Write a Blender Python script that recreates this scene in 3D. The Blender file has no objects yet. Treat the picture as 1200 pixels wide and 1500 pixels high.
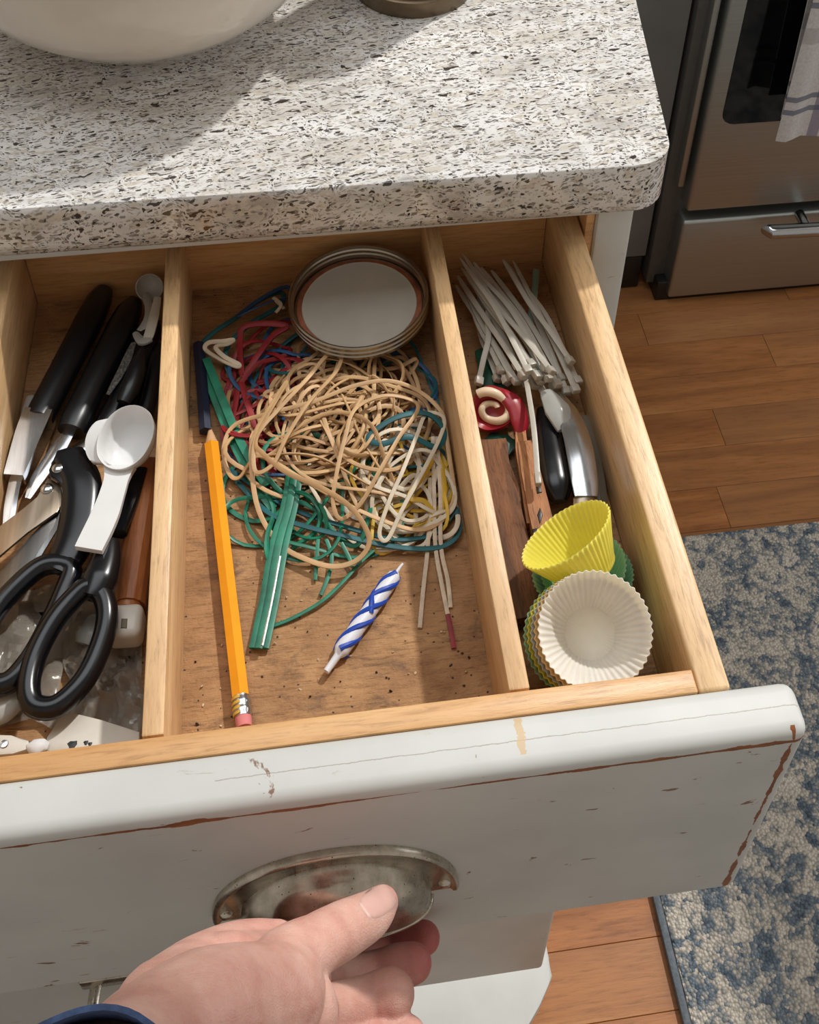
import bpy, bmesh, math, random
from mathutils import Vector, Matrix, Euler
R = math.radians
sc = bpy.context.scene
col = sc.collection
Z0 = 0.857                      # height of the top edge of the open drawer above the floor

# ------------------------------------------------------------------ camera, light, exposure
CAM = Vector((-0.20717, -0.21742, 0.53197 + Z0))
CM = Matrix(((0.99007743, 0.07487847, -0.11891132), (-0.13868091, 0.65721674, -0.74083315), (0.02267806, 0.74997291, 0.66107968)))
FPX, PX, PY = 1764.48, 655.62, 281.587
cd = bpy.data.cameras.new('camera'); cam = bpy.data.objects.new('camera', cd); col.objects.link(cam)
cam.matrix_world = Matrix.Translation(CAM) @ CM.to_4x4()
cd.sensor_fit = 'AUTO'; cd.sensor_width = 36.0; cd.lens = FPX * 36.0 / 1500.0
cd.shift_x = -(PX - 600) / 1500.0; cd.shift_y = (PY - 750) / 1500.0
cd.clip_start = 0.01; cd.clip_end = 100
sc.camera = cam
w = bpy.data.worlds.new('world'); sc.world = w; w.use_nodes = True
wb = w.node_tree.nodes['Background']; wb.inputs[0].default_value = (1.0, 0.91, 0.81, 1); wb.inputs[1].default_value = 0.40
SUN = Vector((-0.62, -0.56, -1.0)).normalized()
sl = bpy.data.lights.new('sun', 'SUN'); sl.energy = 2.5; sl.angle = R(2.4); sl.color = (1.0, 0.98, 0.94)
so = bpy.data.objects.new('sun', sl); col.objects.link(so); so.rotation_euler = SUN.to_track_quat('-Z', 'Y').to_euler(); so.location = (2, 2.5, 4)
al = bpy.data.lights.new('overhead_fill', 'AREA'); al.shape = 'RECTANGLE'; al.size = 1.3; al.size_y = 1.0; al.energy = 11.0; al.color = (0.93, 0.97, 1.0)  # added area light lifting shade on upward faces, no known lamp there
ao = bpy.data.objects.new('overhead_fill', al); col.objects.link(ao); ao.location = (-.45, .62, 1.62 + Z0)
wl = bpy.data.lights.new('right_fill', 'AREA'); wl.shape = 'RECTANGLE'; wl.size = .86; wl.size_y = 1.04; wl.energy = 16.0; wl.color = (0.94, 0.97, 1.0)  # added area light to brighten right-facing edges and divider faces
wo = bpy.data.objects.new('right_fill', wl); col.objects.link(wo); wo.location = (2.03, .45, .70 + Z0); wo.rotation_euler = (0, R(90), 0)
sc.view_settings.view_transform = 'Standard'; sc.view_settings.look = 'None'; sc.view_settings.gamma = 1; sc.view_settings.use_curve_mapping = False
sc.view_settings.exposure = 0.0

# ------------------------------------------------------------------ helpers
def at(u, v, x=None, y=None, z=None):          # a point of the photograph on a real plane of the room
    d = CM @ Vector(((u - PX) / FPX, -(v - PY) / FPX, -1.0))
    if z is not None: k = (z + Z0 - CAM.z) / d.z
    elif y is not None: k = (y - CAM.y) / d.y
    else: k = (x - CAM.x) / d.x
    return CAM + d * k
def pxm(p): return (-(CM.transposed() @ (p - CAM)).z) / FPX   # metres per pixel there
def V(x, y, z): return Vector((x, y, z + Z0))

def finish(o, label=None, cat=None, group=None, kind=None):
    if label: o['label'] = label
    if cat: o['category'] = cat
    if group: o['group'] = group
    if kind: o['kind'] = kind
    return o
def wloc(o):
    p = Vector((0, 0, 0))
    while o: p = p + o.location; o = o.parent
    return p
def thing(name, label, cat, loc, group=None, parent=None):
    o = bpy.data.objects.new(name, None); col.objects.link(o); o.empty_display_size = .02
    o.location = loc if parent is None else loc - wloc(parent)
    o.parent = parent
    return finish(o, label, cat, group)
def obj(name, bm, m, parent=None, label=None, cat=None, group=None, kind=None, smooth=40, base=None):
    bmesh.ops.recalc_face_normals(bm, faces=bm.faces[:])
    me = bpy.data.meshes.new(name); bm.to_mesh(me); bm.free()
    return link(name, me, m, parent, label, cat, group, kind, smooth, base)
def link(name, me, m, parent=None, label=None, cat=None, group=None, kind=None, smooth=40, base=None):
    co = [v.co for v in me.vertices]
    if base is None:
        xs = [c.x for c in co]; ys = [c.y for c in co]
        base = Vector(((min(xs) + max(xs)) / 2, (min(ys) + max(ys)) / 2, min(c.z for c in co)))
    me.transform(Matrix.Translation(-base))
    if smooth:
        for p in me.polygons: p.use_smooth = True
        me.set_sharp_from_angle(angle=R(smooth))
    me.materials.append(m)
    o = bpy.data.objects.new(name, me); col.objects.link(o)
    o.location = base - (wloc(parent) if parent else Vector((0, 0, 0)))
    o.parent = parent
    return finish(o, label, cat, group, kind)

def rbox(bm, lo, hi, r=0.0, seg=2, mat=None):
    lo = Vector(lo); hi = Vector(hi)
    g = bmesh.ops.create_cube(bm, size=1.0); vs = g['verts']
    c = (lo + hi) / 2; s = hi - lo
    for v in vs: v.co = Vector((v.co.x * s.x, v.co.y * s.y, v.co.z * s.z)) + c
    if r > 0:
        es = list({e for v in vs for e in v.link_edges})
        g = bmesh.ops.bevel(bm, geom=es, offset=r, segments=seg, profile=.5, affect='EDGES')
        vs = list({v for f in g['faces'] for v in f.verts} | set(v for v in vs if v.is_valid))
    if mat is not None:
        for v in vs: v.co = mat @ v.co
    return vs
def B(lo, hi, r=0.0, seg=2):
    bm = bmesh.new(); rbox(bm, V(*lo), V(*hi), r, seg); return bm
def frames(P, closed, up0):
    n = len(P); T = []
    for i in range(n):
        a = P[(i - 1) % n] if (closed or i > 0) else P[i]; b = P[(i + 1) % n] if (closed or i < n - 1) else P[i]
        t = b - a; T.append(t.normalized() if t.length > 1e-9 else Vector((0, 1, 0)))
    u = up0 - T[0] * up0.dot(T[0])
    if u.length < 1e-4: u = Vector((1, 0, .3)); u = u - T[0] * u.dot(T[0])
    u.normalize(); F = []
    for i in range(n):
        u = u - T[i] * u.dot(T[i])
        if u.length < 1e-6: u = T[i].orthogonal()
        u.normalize(); F.append((T[i].cross(u), u))
    return F
def tube(bm, P, rad, n=8, closed=False, flat=1.0, up=Vector((0, 0, 1)), twist=0.0, square=False, cap=True):
    """sweep along P; rad number or list = half width; flat = half thickness / half width"""
    P = [Vector(p) for p in P]; F = frames(P, closed, up); rings = []
    for i, p in enumerate(P):
        r = rad[i] if isinstance(rad, (list, tuple)) else rad
        s, u = F[i]; ring = []
        tw = twist * i / max(1, len(P) - 1)
        for k in range(n):
            a = 2 * math.pi * (k + .5) / n; c, d = math.cos(a), math.sin(a)
            if square: c = max(-.8, min(.8, c * 1.6)) / .8; d = max(-.8, min(.8, d * 1.6)) / .8
            x, y = c * r, d * r * flat
            x, y = x * math.cos(tw) - y * math.sin(tw), x * math.sin(tw) + y * math.cos(tw)
            ring.append(bm.verts.new(p + s * x + u * y))
        rings.append(ring)
    bridge(bm, rings, closed, cap); return rings
def bridge(bm, rings, closed=False, cap=True):
    m = len(rings); n = len(rings[0])
    for i in range(m if closed else m - 1):
        a, b = rings[i], rings[(i + 1) % m]
        for k in range(n):
            try: bm.faces.new((a[k], a[(k + 1) % n], b[(k + 1) % n], b[k]))
            except ValueError: pass
    if cap and not closed:
        bm.faces.new(rings[0][::-1]); bm.faces.new(rings[-1])
def spline(pts, m=8, closed=False):
    pts = [Vector(p) for p in pts]; n = len(pts); out = []
    for i in range(n if closed else n - 1):
        g = (lambda j: pts[j % n]) if closed else (lambda j: pts[max(0, min(n - 1, j))])
        p0, p1, p2, p3 = g(i - 1), g(i), g(i + 1), g(i + 2)
        for k in range(m):
            t = k / m
            out.append(.5 * ((2 * p1) + (p2 - p0) * t + (2 * p0 - 5 * p1 + 4 * p2 - p3) * t * t + (3 * p1 - p0 - 3 * p2 + p3) * t ** 3))
    if not closed: out.append(pts[-1])
    return out
def lathe(bm, prof, n=48, M=Matrix.Identity(4), rf=None):
    rings = []
    for j, (r, z) in enumerate(prof):
        rings.append([bm.verts.new(M @ Vector(((r if rf is None else rf(r, z, 2 * math.pi * k / n, j)) * math.cos(2 * math.pi * k / n),
                                            (r if rf is None else rf(r, z, 2 * math.pi * k / n, j)) * math.sin(2 * math.pi * k / n), z))) for k in range(n)])
    bridge(bm, rings, False, True)
def prism(bm, poly, z0, z1, M=Matrix.Identity(4), r=0.0, seg=2):
    lo = [bm.verts.new(M @ Vector((x, y, z0))) for x, y in poly]; hi = [bm.verts.new(M @ Vector((x, y, z1))) for x, y in poly]
    fs = [bm.faces.new(lo[::-1]), bm.faces.new(hi)]; n = len(poly)
    for k in range(n): fs.append(bm.faces.new((lo[k], lo[(k + 1) % n], hi[(k + 1) % n], hi[k])))
    if r > 0:
        es = list({e for f in fs[:2] for e in f.edges})
        bmesh.ops.bevel(bm, geom=es, offset=r, segments=seg, profile=.5, affect='EDGES')
def frame(o, zax, xax=Vector((1, 0, 0))):      # matrix with origin o, z along zax
    z = Vector(zax).normalized(); x = Vector(xax); x = (x - z * x.dot(z)).normalized(); y = z.cross(x)
    m = Matrix((x, y, z)).transposed().to_4x4(); m.translation = o; return m

# ------------------------------------------------------------------ materials
def srgb(r, g, b):
    f = lambda c: (c / 255 / 12.92) if c / 255 <= .04045 else ((c / 255 + .055) / 1.055) ** 2.4
    return (f(r), f(g), f(b), 1)
class NT:
    def __init__(s, name):
        s.m = bpy.data.materials.new(name); s.m.use_nodes = True; s.t = s.m.node_tree; s.p = s.t.nodes['Principled BSDF']
    def n(s, typ, **kw):
        nd = s.t.nodes.new('ShaderNode' + typ)
        for k, v in kw.items():
            if k == 'ins':
                for a, b in v.items(): s.put(nd.inputs[a], b)
            else: setattr(nd, k, v)
        return nd
    def put(s, sock, v):
        if isinstance(v, bpy.types.NodeSocket): s.t.links.new(v, sock)
        else: sock.default_value = v
    def coords(s, scale=(1, 1, 1), kind='Object', rot=(0, 0, 0), loc=(0, 0, 0)):
        tc = s.n('TexCoord'); mp = s.n('Mapping', ins={0: tc.outputs[kind], 1: loc, 2: rot, 3: scale}); return mp.outputs[0]
    def noise(s, vec, scale, detail=4, rough=.55, dist=0):
        return s.n('TexNoise', ins={'Vector': vec, 'Scale': scale, 'Detail': detail, 'Roughness': rough, 'Distortion': dist}).outputs[0]
    def vor(s, vec, scale, feature='F1', rnd=1.0):
        return s.n('TexVoronoi', feature=feature, ins={'Vector': vec, 'Scale': scale, 'Randomness': rnd})
    def ramp(s, fac, stops, interp='LINEAR'):
        r = s.n('ValToRGB', ins={0: fac}); e = r.color_ramp; e.interpolation = interp
        while len(e.elements) < len(stops): e.elements.new(.5)
        for el, (p, c) in zip(e.elements, stops):
            el.position = p; el.color = c if len(c) == 4 else (*c, 1)
        return r.outputs[0]
    def fr(s, fac, a, b):       # 0..1 between a and b
        return s.n('MapRange', ins={0: fac, 1: a, 2: b, 3: 0.0, 4: 1.0}).outputs[0]
    def mix(s, f, a, b, mode='MIX'):
        m = s.n('Mix', data_type='RGBA', blend_type=mode)
        s.put(m.inputs[0], f); s.put(m.inputs[6], a); s.put(m.inputs[7], b); return m.outputs[2]
    def math(s, op, a, b=0.0, clamp=False):
        m = s.n('Math', operation=op, use_clamp=clamp); s.put(m.inputs[0], a); s.put(m.inputs[1], b); return m.outputs[0]
    def sep(s, vec): return s.n('SeparateXYZ', ins={0: vec}).outputs
    def bump(s, h, strength=.3, dist=.001):
        b = s.n('Bump', ins={'Height': h, 'Strength': strength, 'Distance': dist}); s.t.links.new(b.outputs[0], s.p.inputs['Normal'])
    def set(s, **kw):
        for k, v in kw.items(): s.put(s.p.inputs[k.replace('_', ' ')], v)
        return s.m
def plain(name, c, rough=.5, metal=0.0, var=.06, scale=60, bump=0.0, **kw):
    t = NT(name); v = t.coords(); nz = t.noise(v, scale, 5)
    a = tuple(max(0, x * (1 - var * 2)) for x in c[:3]); b = tuple(min(1, x * (1 + var)) for x in c[:3])
    t.set(Base_Color=t.ramp(nz, [(.3, a), (.7, b)]), Roughness=rough, Metallic=metal, **kw)
    if bump: t.bump(nz, bump)
    return t.m
def wood(name, c1, c2, c3, axis='y', k=1.0, rough=.38, pores=.5, objrand=0.0, bump=.15):
    t = NT(name); st = {'x': (6, 60, 60), 'y': (60, 6, 60), 'z': (60, 60, 6)}[axis]
    v = t.coords(tuple(q * k for q in st)); 
    if objrand:
        oi = t.n('ObjectInfo').outputs['Random']; off = t.n('VectorMath', operation='ADD'); t.put(off.inputs[0], v)
        cb = t.n('CombineXYZ', ins={0: t.math('MULTIPLY', oi, 50.0), 1: t.math('MULTIPLY', oi, 31.0), 2: t.math('MULTIPLY', oi, 17.0)}).outputs[0]
        t.put(off.inputs[1], cb); v = off.outputs[0]
    n1 = t.noise(v, .55, 3, .5, .8); n2 = t.noise(v, 5.5, 5, .68, .3)
    c = t.ramp(n1, [(.3, c1), (.55, c2), (.75, c3)])
    fine = t.ramp(n2, [(.34, (.46, .40, .34)), (.46, (.86, .83, .80)), (.56, (1, 1, 1))])
    c = t.mix(pores, c, fine, 'MULTIPLY')
    if objrand:
        c = t.mix(t.math('MULTIPLY', oi, objrand), c, (.33, .17, .075, 1))
    t.set(Base_Color=c, Roughness=rough); t.bump(n2, bump * 2.2, .0006)
    return t.m

M_wood = wood('drawer_wood', srgb(208, 166, 118), srgb(226, 188, 140), srgb(238, 204, 160), 'y', 1.5, pores=.62)
M_woodx = wood('drawer_wood_cross', srgb(194, 142, 90), srgb(212, 164, 110), srgb(226, 184, 132), 'x', 1.5)
M_bandw = wood('handle_wood', srgb(150, 88, 48), srgb(176, 108, 60), srgb(190, 124, 74), 'y', 2.0, .35)
M_bark = wood('old_stick_wood', srgb(84, 54, 34), srgb(132, 86, 52), srgb(168, 112, 68), 'y', 2.0, .7, .9, bump=.6)
M_clip = wood('clothespin_wood', srgb(150, 98, 60), srgb(184, 126, 80), srgb(200, 146, 98), 'y', 2.2, .6, .8, bump=.5)
M_floor = wood('oak_floor', srgb(150, 92, 50), srgb(182, 118, 66), srgb(200, 138, 82), 'x', .9, .34, .6, objrand=.42)

def m_panel():       # hardboard drawer bottom, stained and scratched
    t = NT('stained_drawer_board'); v = t.coords((1, 1, 1)); vs = t.coords((30, 220, 30)); vb = t.coords((18, 40, 18))
    base = t.ramp(t.noise(v, 60, 6), [(.3, srgb(150, 108, 68)), (.7, srgb(184, 140, 94))])
    streak = t.ramp(t.noise(vs, 3.2, 5, .7, .6), [(.32, (.34, .27, .21)), (.44, (.85, .82, .78)), (.5, (1, 1, 1))])
    base = t.mix(.7, base, streak, 'MULTIPLY')
    st = t.fr(t.noise(vb, 1.3, 6, .72, .8), .53, .68)
    base = t.mix(t.math('MULTIPLY', st, .7), base, srgb(74, 54, 40))
    sp = t.vor(v, 420); pick = t.math('GREATER_THAN', t.sep(sp.outputs['Color'])[0], .955); near = t.math('LESS_THAN', t.math('ADD', sp.outputs['Distance'], t.math('MULTIPLY', t.noise(v, 1400, 2), .5)), .50)
    base = t.mix(t.math('MULTIPLY', pick, near), base, srgb(50, 36, 26))
    t.set(Base_Color=base, Roughness=.62); t.bump(t.math('ADD', t.noise(vs, 3.2, 5), t.math('MULTIPLY', t.noise(v, 500, 3), .5)), 1.0, .0010); return t.m
M_board = m_panel()

def m_paint(name, edge=True, hw=.2133, hh=.1891):
    # chipped off white paint: brown wood shows along the worn edges
    t = NT(name); v = t.coords(); x, y, z = t.sep(v)[0:3]
    base = t.ramp(t.noise(v, 14, 5), [(.3, srgb(190, 191, 187)), (.7, srgb(204, 205, 201))])
    vs = t.coords((14, 60, 70)); scr = t.fr(t.noise(vs, 2.2, 6, .7, .4), .665, .70)
    base = t.mix(t.math('MULTIPLY', scr, .5), base, srgb(150, 116, 88))
    if edge:
        wob = t.noise(t.coords((22, 22, 22)), 1.0, 3); wob2 = t.noise(t.coords((30, 160, 160)), 1.0, 5, .7)
        dz = t.math('ABSOLUTE', t.math('SUBTRACT', z, hh - .0078)); dx = t.math('ABSOLUTE', t.math('SUBTRACT', x, hw - .0075))
        front = t.math('LESS_THAN', y, -.0085)
        lim = t.math('MULTIPLY', t.fr(wob, .36, .66), t.math('MULTIPLY', t.fr(wob2, .3, .75), .0046))
        near = t.math('LESS_THAN', dz, lim); limx = t.math('MULTIPLY', t.fr(t.noise(t.coords((60, 60, 60)), 1.0, 3), .38, .7), t.math('MULTIPLY', wob2, .0052)); nearx = t.math('LESS_THAN', dx, limx)
        wear = t.math('MULTIPLY', front, t.math('MAXIMUM', near, nearx))
        base = t.mix(wear, base, t.ramp(wob2, [(.3, srgb(96, 52, 28)), (.7, srgb(160, 98, 56))]))
        nz2 = t.noise(t.coords((90, 90, 90)), 1.0, 4, .7)
        crack = t.math('MULTIPLY', t.math('LESS_THAN', t.math('ABSOLUTE', t.math('ADD', t.math('SUBTRACT', y, .0012), t.math('MULTIPLY', nz2, .002))), .00022), t.math('MULTIPLY', t.math('GREATER_THAN', z, hh - .002), t.math('GREATER_THAN', x, -.05)))
        base = t.mix(t.math('MULTIPLY', crack, .55), base, srgb(126, 108, 92))
        sx = t.math('ABSOLUTE', t.math('ADD', t.math('SUBTRACT', x, .083), t.math('MULTIPLY', t.math('SUBTRACT', nz2, .5), .012)))
        stain = t.math('MULTIPLY', t.math('LESS_THAN', sx, .0021), t.math('MULTIPLY', t.math('GREATER_THAN', y, -.006), t.math('GREATER_THAN', z, hh - .002)))
        base = t.mix(t.math('MULTIPLY', stain, .75), base, srgb(204, 172, 120))
        chips = t.noise(t.coords((45, 45, 120), loc=(3, 1, 2)), 1.0, 5, .62, .6)
        base = t.mix(t.math('MULTIPLY', t.fr(chips, .675, .70), .9), base, srgb(122, 84, 58))
    t.set(Base_Color=base, Roughness=.5); t.bump(t.noise(vs, 1.2, 4), .12, .0006); return t.m
M_paint = m_paint('chipped_white_paint'); M_paint2 = m_paint('white_cabinet_paint', False)

def m_granite():
    t = NT('speckled_granite'); d = t.noise(t.coords(), 45, 3); v0 = t.coords((.62, 1.75, 1.05), rot=(0, 0, R(-10)))
    dv = t.n('VectorMath', operation='ADD', ins={0: v0}); cb = t.n('CombineXYZ', ins={0: t.math('MULTIPLY', d, .030), 1: t.math('MULTIPLY', d, .022), 2: t.math('MULTIPLY', d, .02)}).outputs[0]
    t.put(dv.inputs[1], cb); v = dv.outputs[0]
    base = t.ramp(t.noise(v, 34, 7, .62, .5), [(.28, srgb(168, 164, 159)), (.42, srgb(206, 203, 199)), (.54, srgb(224, 222, 219)), (.74, srgb(234, 233, 231))])
    warm = t.fr(t.noise(v, 16, 3), .52, .7); base = t.mix(t.math('MULTIPLY', warm, .28), base, srgb(184, 164, 142))
    def chips(scale, pick, rad, c, rough):
        nonlocal base
        o = t.vor(v, scale); rr = t.sep(o.outputs['Color']); edge = t.math('ADD', o.outputs['Distance'], t.math('MULTIPLY', t.math('SUBTRACT', t.noise(v, scale * 2.2, 3), .5), rough))
        m = t.math('MULTIPLY', t.math('GREATER_THAN', rr[0], pick), t.math('LESS_THAN', edge, rad)); base = t.mix(m, base, c)
    chips(150, .66, .50, srgb(204, 196, 184), .9)
    chips(560, .54, .45, srgb(172, 167, 161), .8)
    chips(330, .66, .42, srgb(138, 132, 126), .9)
    chips(430, .80, .42, srgb(74, 67, 62), .9)
    chips(240, .86, .34, srgb(66, 59, 54), .9)
    chips(125, .93, .28, srgb(62, 55, 51), 1.0)
    t.set(Base_Color=base, Roughness=.16, Coat_Weight=.3, Coat_Roughness=.06); t.bump(t.noise(v, 200, 3), .03, .0004); return t.m
M_granite = m_granite()

def m_rug():
    t = NT('blue_cream_rug'); v = t.coords(); q = t.vor(v, 330); cell = q.outputs['Position']
    big = t.noise(cell, 34, 4, .6, 1.2); med = t.noise(cell, 105, 3, .6, .8)
    f = t.math('ADD', t.math('MULTIPLY', big, .6), t.math('MULTIPLY', med, .4))
    c = t.ramp(f, [(.38, srgb(84, 98, 112)), (.455, srgb(122, 136, 148)), (.50, srgb(180, 177, 170)), (.535, srgb(218, 208, 194)), (.62, srgb(230, 222, 208))])
    dark = t.ramp(q.outputs['Distance'], [(.2, (1, 1, 1)), (.85, (.55, .55, .55))]); c = t.mix(1.0, c, dark, 'MULTIPLY')
    t.set(Base_Color=c, Roughness=.95); t.bump(t.math('SUBTRACT', 1.0, q.outputs['Distance']), .8, .003); return t.m
M_rug = m_rug()
M_rugedge = plain('rug_binding', srgb(104, 112, 120), .9, var=.15, scale=300, bump=.4)

def m_steel(name, c, rough=.28, axis='x'):
    t = NT(name); v = t.coords({'x': (3, 300, 300), 'y': (300, 3, 300), 'z': (300, 300, 3)}[axis]); n = t.noise(v, 2, 3)
    t.set(Base_Color=t.ramp(n, [(.3, tuple(k * .86 for k in c[:3])), (.7, c)]), Metallic=1.0, Roughness=t.n('MapRange', ins={0: n, 3: rough * .85, 4: rough * 1.2}).outputs[0]); t.bump(n, .04, .0003); return t.m
M_stove = m_steel('brushed_stainless', srgb(186, 190, 186), .42)
M_steel = m_steel('polished_steel', srgb(196, 198, 202), .14, 'y')
M_blade = m_steel('worn_blade_steel', srgb(176, 160, 142), .34, 'y')
M_lid = plain('lid_tin', srgb(176, 166, 150), .27, 1.0, var=.05, scale=40)
def m_nickel():
    t = NT('aged_nickel'); v = t.coords(); n = t.noise(v, 90, 6, .7); o = t.vor(v, 900); sp = t.math('MULTIPLY', t.math('GREATER_THAN', t.sep(o.outputs['Color'])[0], .97), t.math('LESS_THAN', o.outputs['Distance'], .28))
    c = t.ramp(n, [(.3, srgb(158, 150, 136)), (.7, srgb(214, 206, 192))]); c = t.mix(sp, c, srgb(60, 48, 38))
    t.set(Base_Color=c, Metallic=1.0, Roughness=t.n('MapRange', ins={0: n, 3: .2, 4: .36}).outputs[0]); t.bump(n, .06, .0004); return t.m
M_nickel = m_nickel()
M_black = plain('black_handle_plastic', srgb(17, 19, 23), .32, var=.15, scale=200, bump=.02)
M_blackg = plain('glossy_black_plastic', srgb(8, 10, 16), .24, var=.1)
M_dark = plain('black_enamel', srgb(22, 21, 20), .4, var=.1)
M_glass = plain('oven_glass', srgb(9, 11, 13), .06, var=.1)
M_charcoal = plain('charcoal_cabinet_paint', srgb(112, 111, 108), .6, var=.08, scale=8)
M_white = plain('white_plastic', srgb(222, 222, 222), .35, var=.02, Subsurface_Weight=.15, Subsurface_Radius=(.004, .004, .004), Subsurface_Scale=1.0)
M_offw = plain('yellowed_white_plastic', srgb(206, 200, 188), .4, var=.05)
M_ceramic = plain('cream_glazed_ceramic', srgb(214, 205, 192), .16, var=.035, scale=25, Coat_Weight=.4)
M_lidinner = plain('lid_white_enamel', srgb(190, 184, 172), .35, var=.03)
M_seal = plain('lid_sealing_ring', srgb(170, 98, 66), .6, var=.25, scale=110)
M_tan = plain('natural_rubber', srgb(202, 164, 118), .5, var=.12, scale=60)
M_tan2 = plain('aged_rubber', srgb(168, 128, 84), .55, var=.15, scale=60)
M_pale = plain('pale_rubber', srgb(214, 200, 176), .55, var=.1)
M_red = plain('red_rubber', srgb(142, 28, 34), .5, var=.15)
M_teal = plain('teal_rubber', srgb(22, 92, 98), .5, var=.2)
M_blue = plain('blue_rubber', srgb(34, 82, 128), .5, var=.2)
M_green = plain('green_rubber', srgb(26, 122, 94), .42, var=.25, scale=90)
M_yellow = plain('yellow_rubber', srgb(212, 172, 56), .5, var=.15)
M_twist = plain('paper_twist_tie', srgb(214, 196, 172), .7, var=.12, scale=160, bump=.2)
M_twred = plain('red_twist_tie', srgb(140, 44, 48), .6, var=.15)
M_foil = plain('silver_foil_edge', srgb(208, 214, 212), .25, 1.0, var=.25, scale=400)
def sil(name, c):
    return plain(name, c, .42, var=.04, Subsurface_Weight=.35, Subsurface_Radius=(.006, .005, .003), Subsurface_Scale=1.0, Sheen_Weight=.1)
M_cupw = sil('cream_white_silicone', srgb(236, 228, 212)); M_cupc = sil('peach_silicone', srgb(226, 192, 142)); M_cupb = sil('pale_blue_silicone', srgb(172, 190, 196))
M_cupy = sil('yellow_silicone', srgb(232, 216, 78)); M_cupg = sil('mint_green_silicone', srgb(150, 208, 170))
def clear(name, c, rough=.12, tw=.75):
    return plain(name, c, rough, var=.05, Transmission_Weight=tw, IOR=1.3)
M_zip = plain('milky_nylon', srgb(180, 174, 162), .35, var=.05, Subsurface_Weight=.4, Subsurface_Radius=(.003, .003, .003), Subsurface_Scale=1.0)
M_bag = clear('clear_crumpled_film', srgb(206, 200, 190), .18, .7)
M_milky = clear('milky_clear_plastic', srgb(210, 210, 204), .2, .45)
def m_skin():
    t = NT('skin'); v = t.coords(); x = t.sep(v)[0]
    base = t.ramp(t.noise(v, 45, 5, .6), [(.3, srgb(194, 136, 122)), (.5, srgb(210, 160, 145)), (.72, srgb(222, 178, 163))])
    y = t.sep(v)[1]; flush = t.fr(t.math('ADD', t.math('ADD', x, t.math('MULTIPLY', y, .9)), t.math('MULTIPLY', t.noise(v, 60, 2), .02)), .075, .115)
    base = t.mix(t.math('MULTIPLY', flush, .8), base, srgb(168, 70, 68))
    n2 = t.noise(t.coords((60, 200, 90), rot=(0, 0, R(40))), 4, 5, .6, .5); o = t.vor(v, 900, 'DISTANCE_TO_EDGE')
    t.set(Base_Color=base, Roughness=.46, Subsurface_Weight=.35, Subsurface_Radius=(.006, .0022, .0012), Subsurface_Scale=1.0)
    t.bump(t.math('ADD', n2, t.math('MULTIPLY', o.outputs[0], .8)), .42, .0008); return t.m
M_skin = m_skin()
M_nail = plain('fingernail', srgb(216, 172, 160), .28, var=.05, scale=100, Coat_Weight=.3)
M_naillip = plain('fingernail_edge', srgb(220, 184, 173), .35, var=.03)
M_denim = plain('blue_knit_sleeve', srgb(72, 92, 132), .9, var=.22, scale=260, bump=.5)
M_wall = plain('warm_white_wall', srgb(206, 200, 190), .8, var=.02)
M_pencil = plain('orange_pencil_lacquer', srgb(240, 156, 20), .25, var=.04, Coat_Weight=.4)
M_pwood = plain('sharpened_pencil_wood', srgb(206, 164, 122), .6, var=.08)
M_lead = plain('red_pencil_lead', srgb(170, 72, 66), .5)
M_eraser = plain('pink_eraser', srgb(216, 130, 128), .8)
M_ferrule = plain('pencil_ferrule_metal', srgb(196, 196, 200), .22, 1.0, var=.1)
M_ferrulep = plain('gold_print_band', srgb(214, 176, 74), .4, var=.1)

exec_parts = []
# ------------------------------------------------------------------ the room: floor, back wall, overhead slabs and right wall added for the light
FZ = -Z0
bm = B((-1.6, -.9, FZ - .03), (1.9, 2.0, FZ - .004)); fl = obj('floor', bm, plain('subfloor', srgb(70, 44, 26), .8), kind='structure', smooth=0)
random.seed(5)
ROW = .0655; y = .0345 - ROW * 2; k = 0
ends = {0: [.12, .62], 1: [-.05, .40], 2: [.22, .7], 3: [.05, .52], 4: [.3], 5: [.1, .6], 6: [-.02, .44], 7: [.2, .66], 8: [.325, .80], 9: [.06, .52], 10: [.36, .75], 11: [.17, .60], 12: [.06, .4816, .9], 13: [.30, .71], 14: [.10, .55], 15: [.33], 16: [.2, .7], 17: [.45]}
for r_ in range(-4, 18):
    y0 = .62625 - 8 * ROW + r_ * ROW - ROW * 1 + ROW
    xs = [-.35] + ends.get(r_, [.4]) + [1.15]
    for a, b in zip(xs[:-1], xs[1:]):
        bm = bmesh.new(); rbox(bm, V(a + .00025, y0 + .00025, FZ - .004), V(b - .00025, y0 + ROW - .00025, FZ), .0004, 1)
        obj('plank', bm, M_floor, fl, smooth=0)
# four unseen slabs added to block the sun, round an invented opening
SK = (.36, 1.76, .80, 1.70)      # opening x0 x1 y0 y1
CZ = 1.64
bm = bmesh.new()
for lo, hi in (((-2.4, -.55, CZ), (SK[0], 2.7, CZ + .1)), ((SK[1], -.55, CZ), (2.6, 2.7, CZ + .1)), ((SK[0], -.55, CZ), (SK[1], SK[2], CZ + .1)), ((SK[0], SK[3], CZ), (SK[1], 2.7, CZ + .1))):
    rbox(bm, V(*lo), V(*hi))
obj('sun_mask_ceiling', bm, M_wall, kind='structure', smooth=0)
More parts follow.
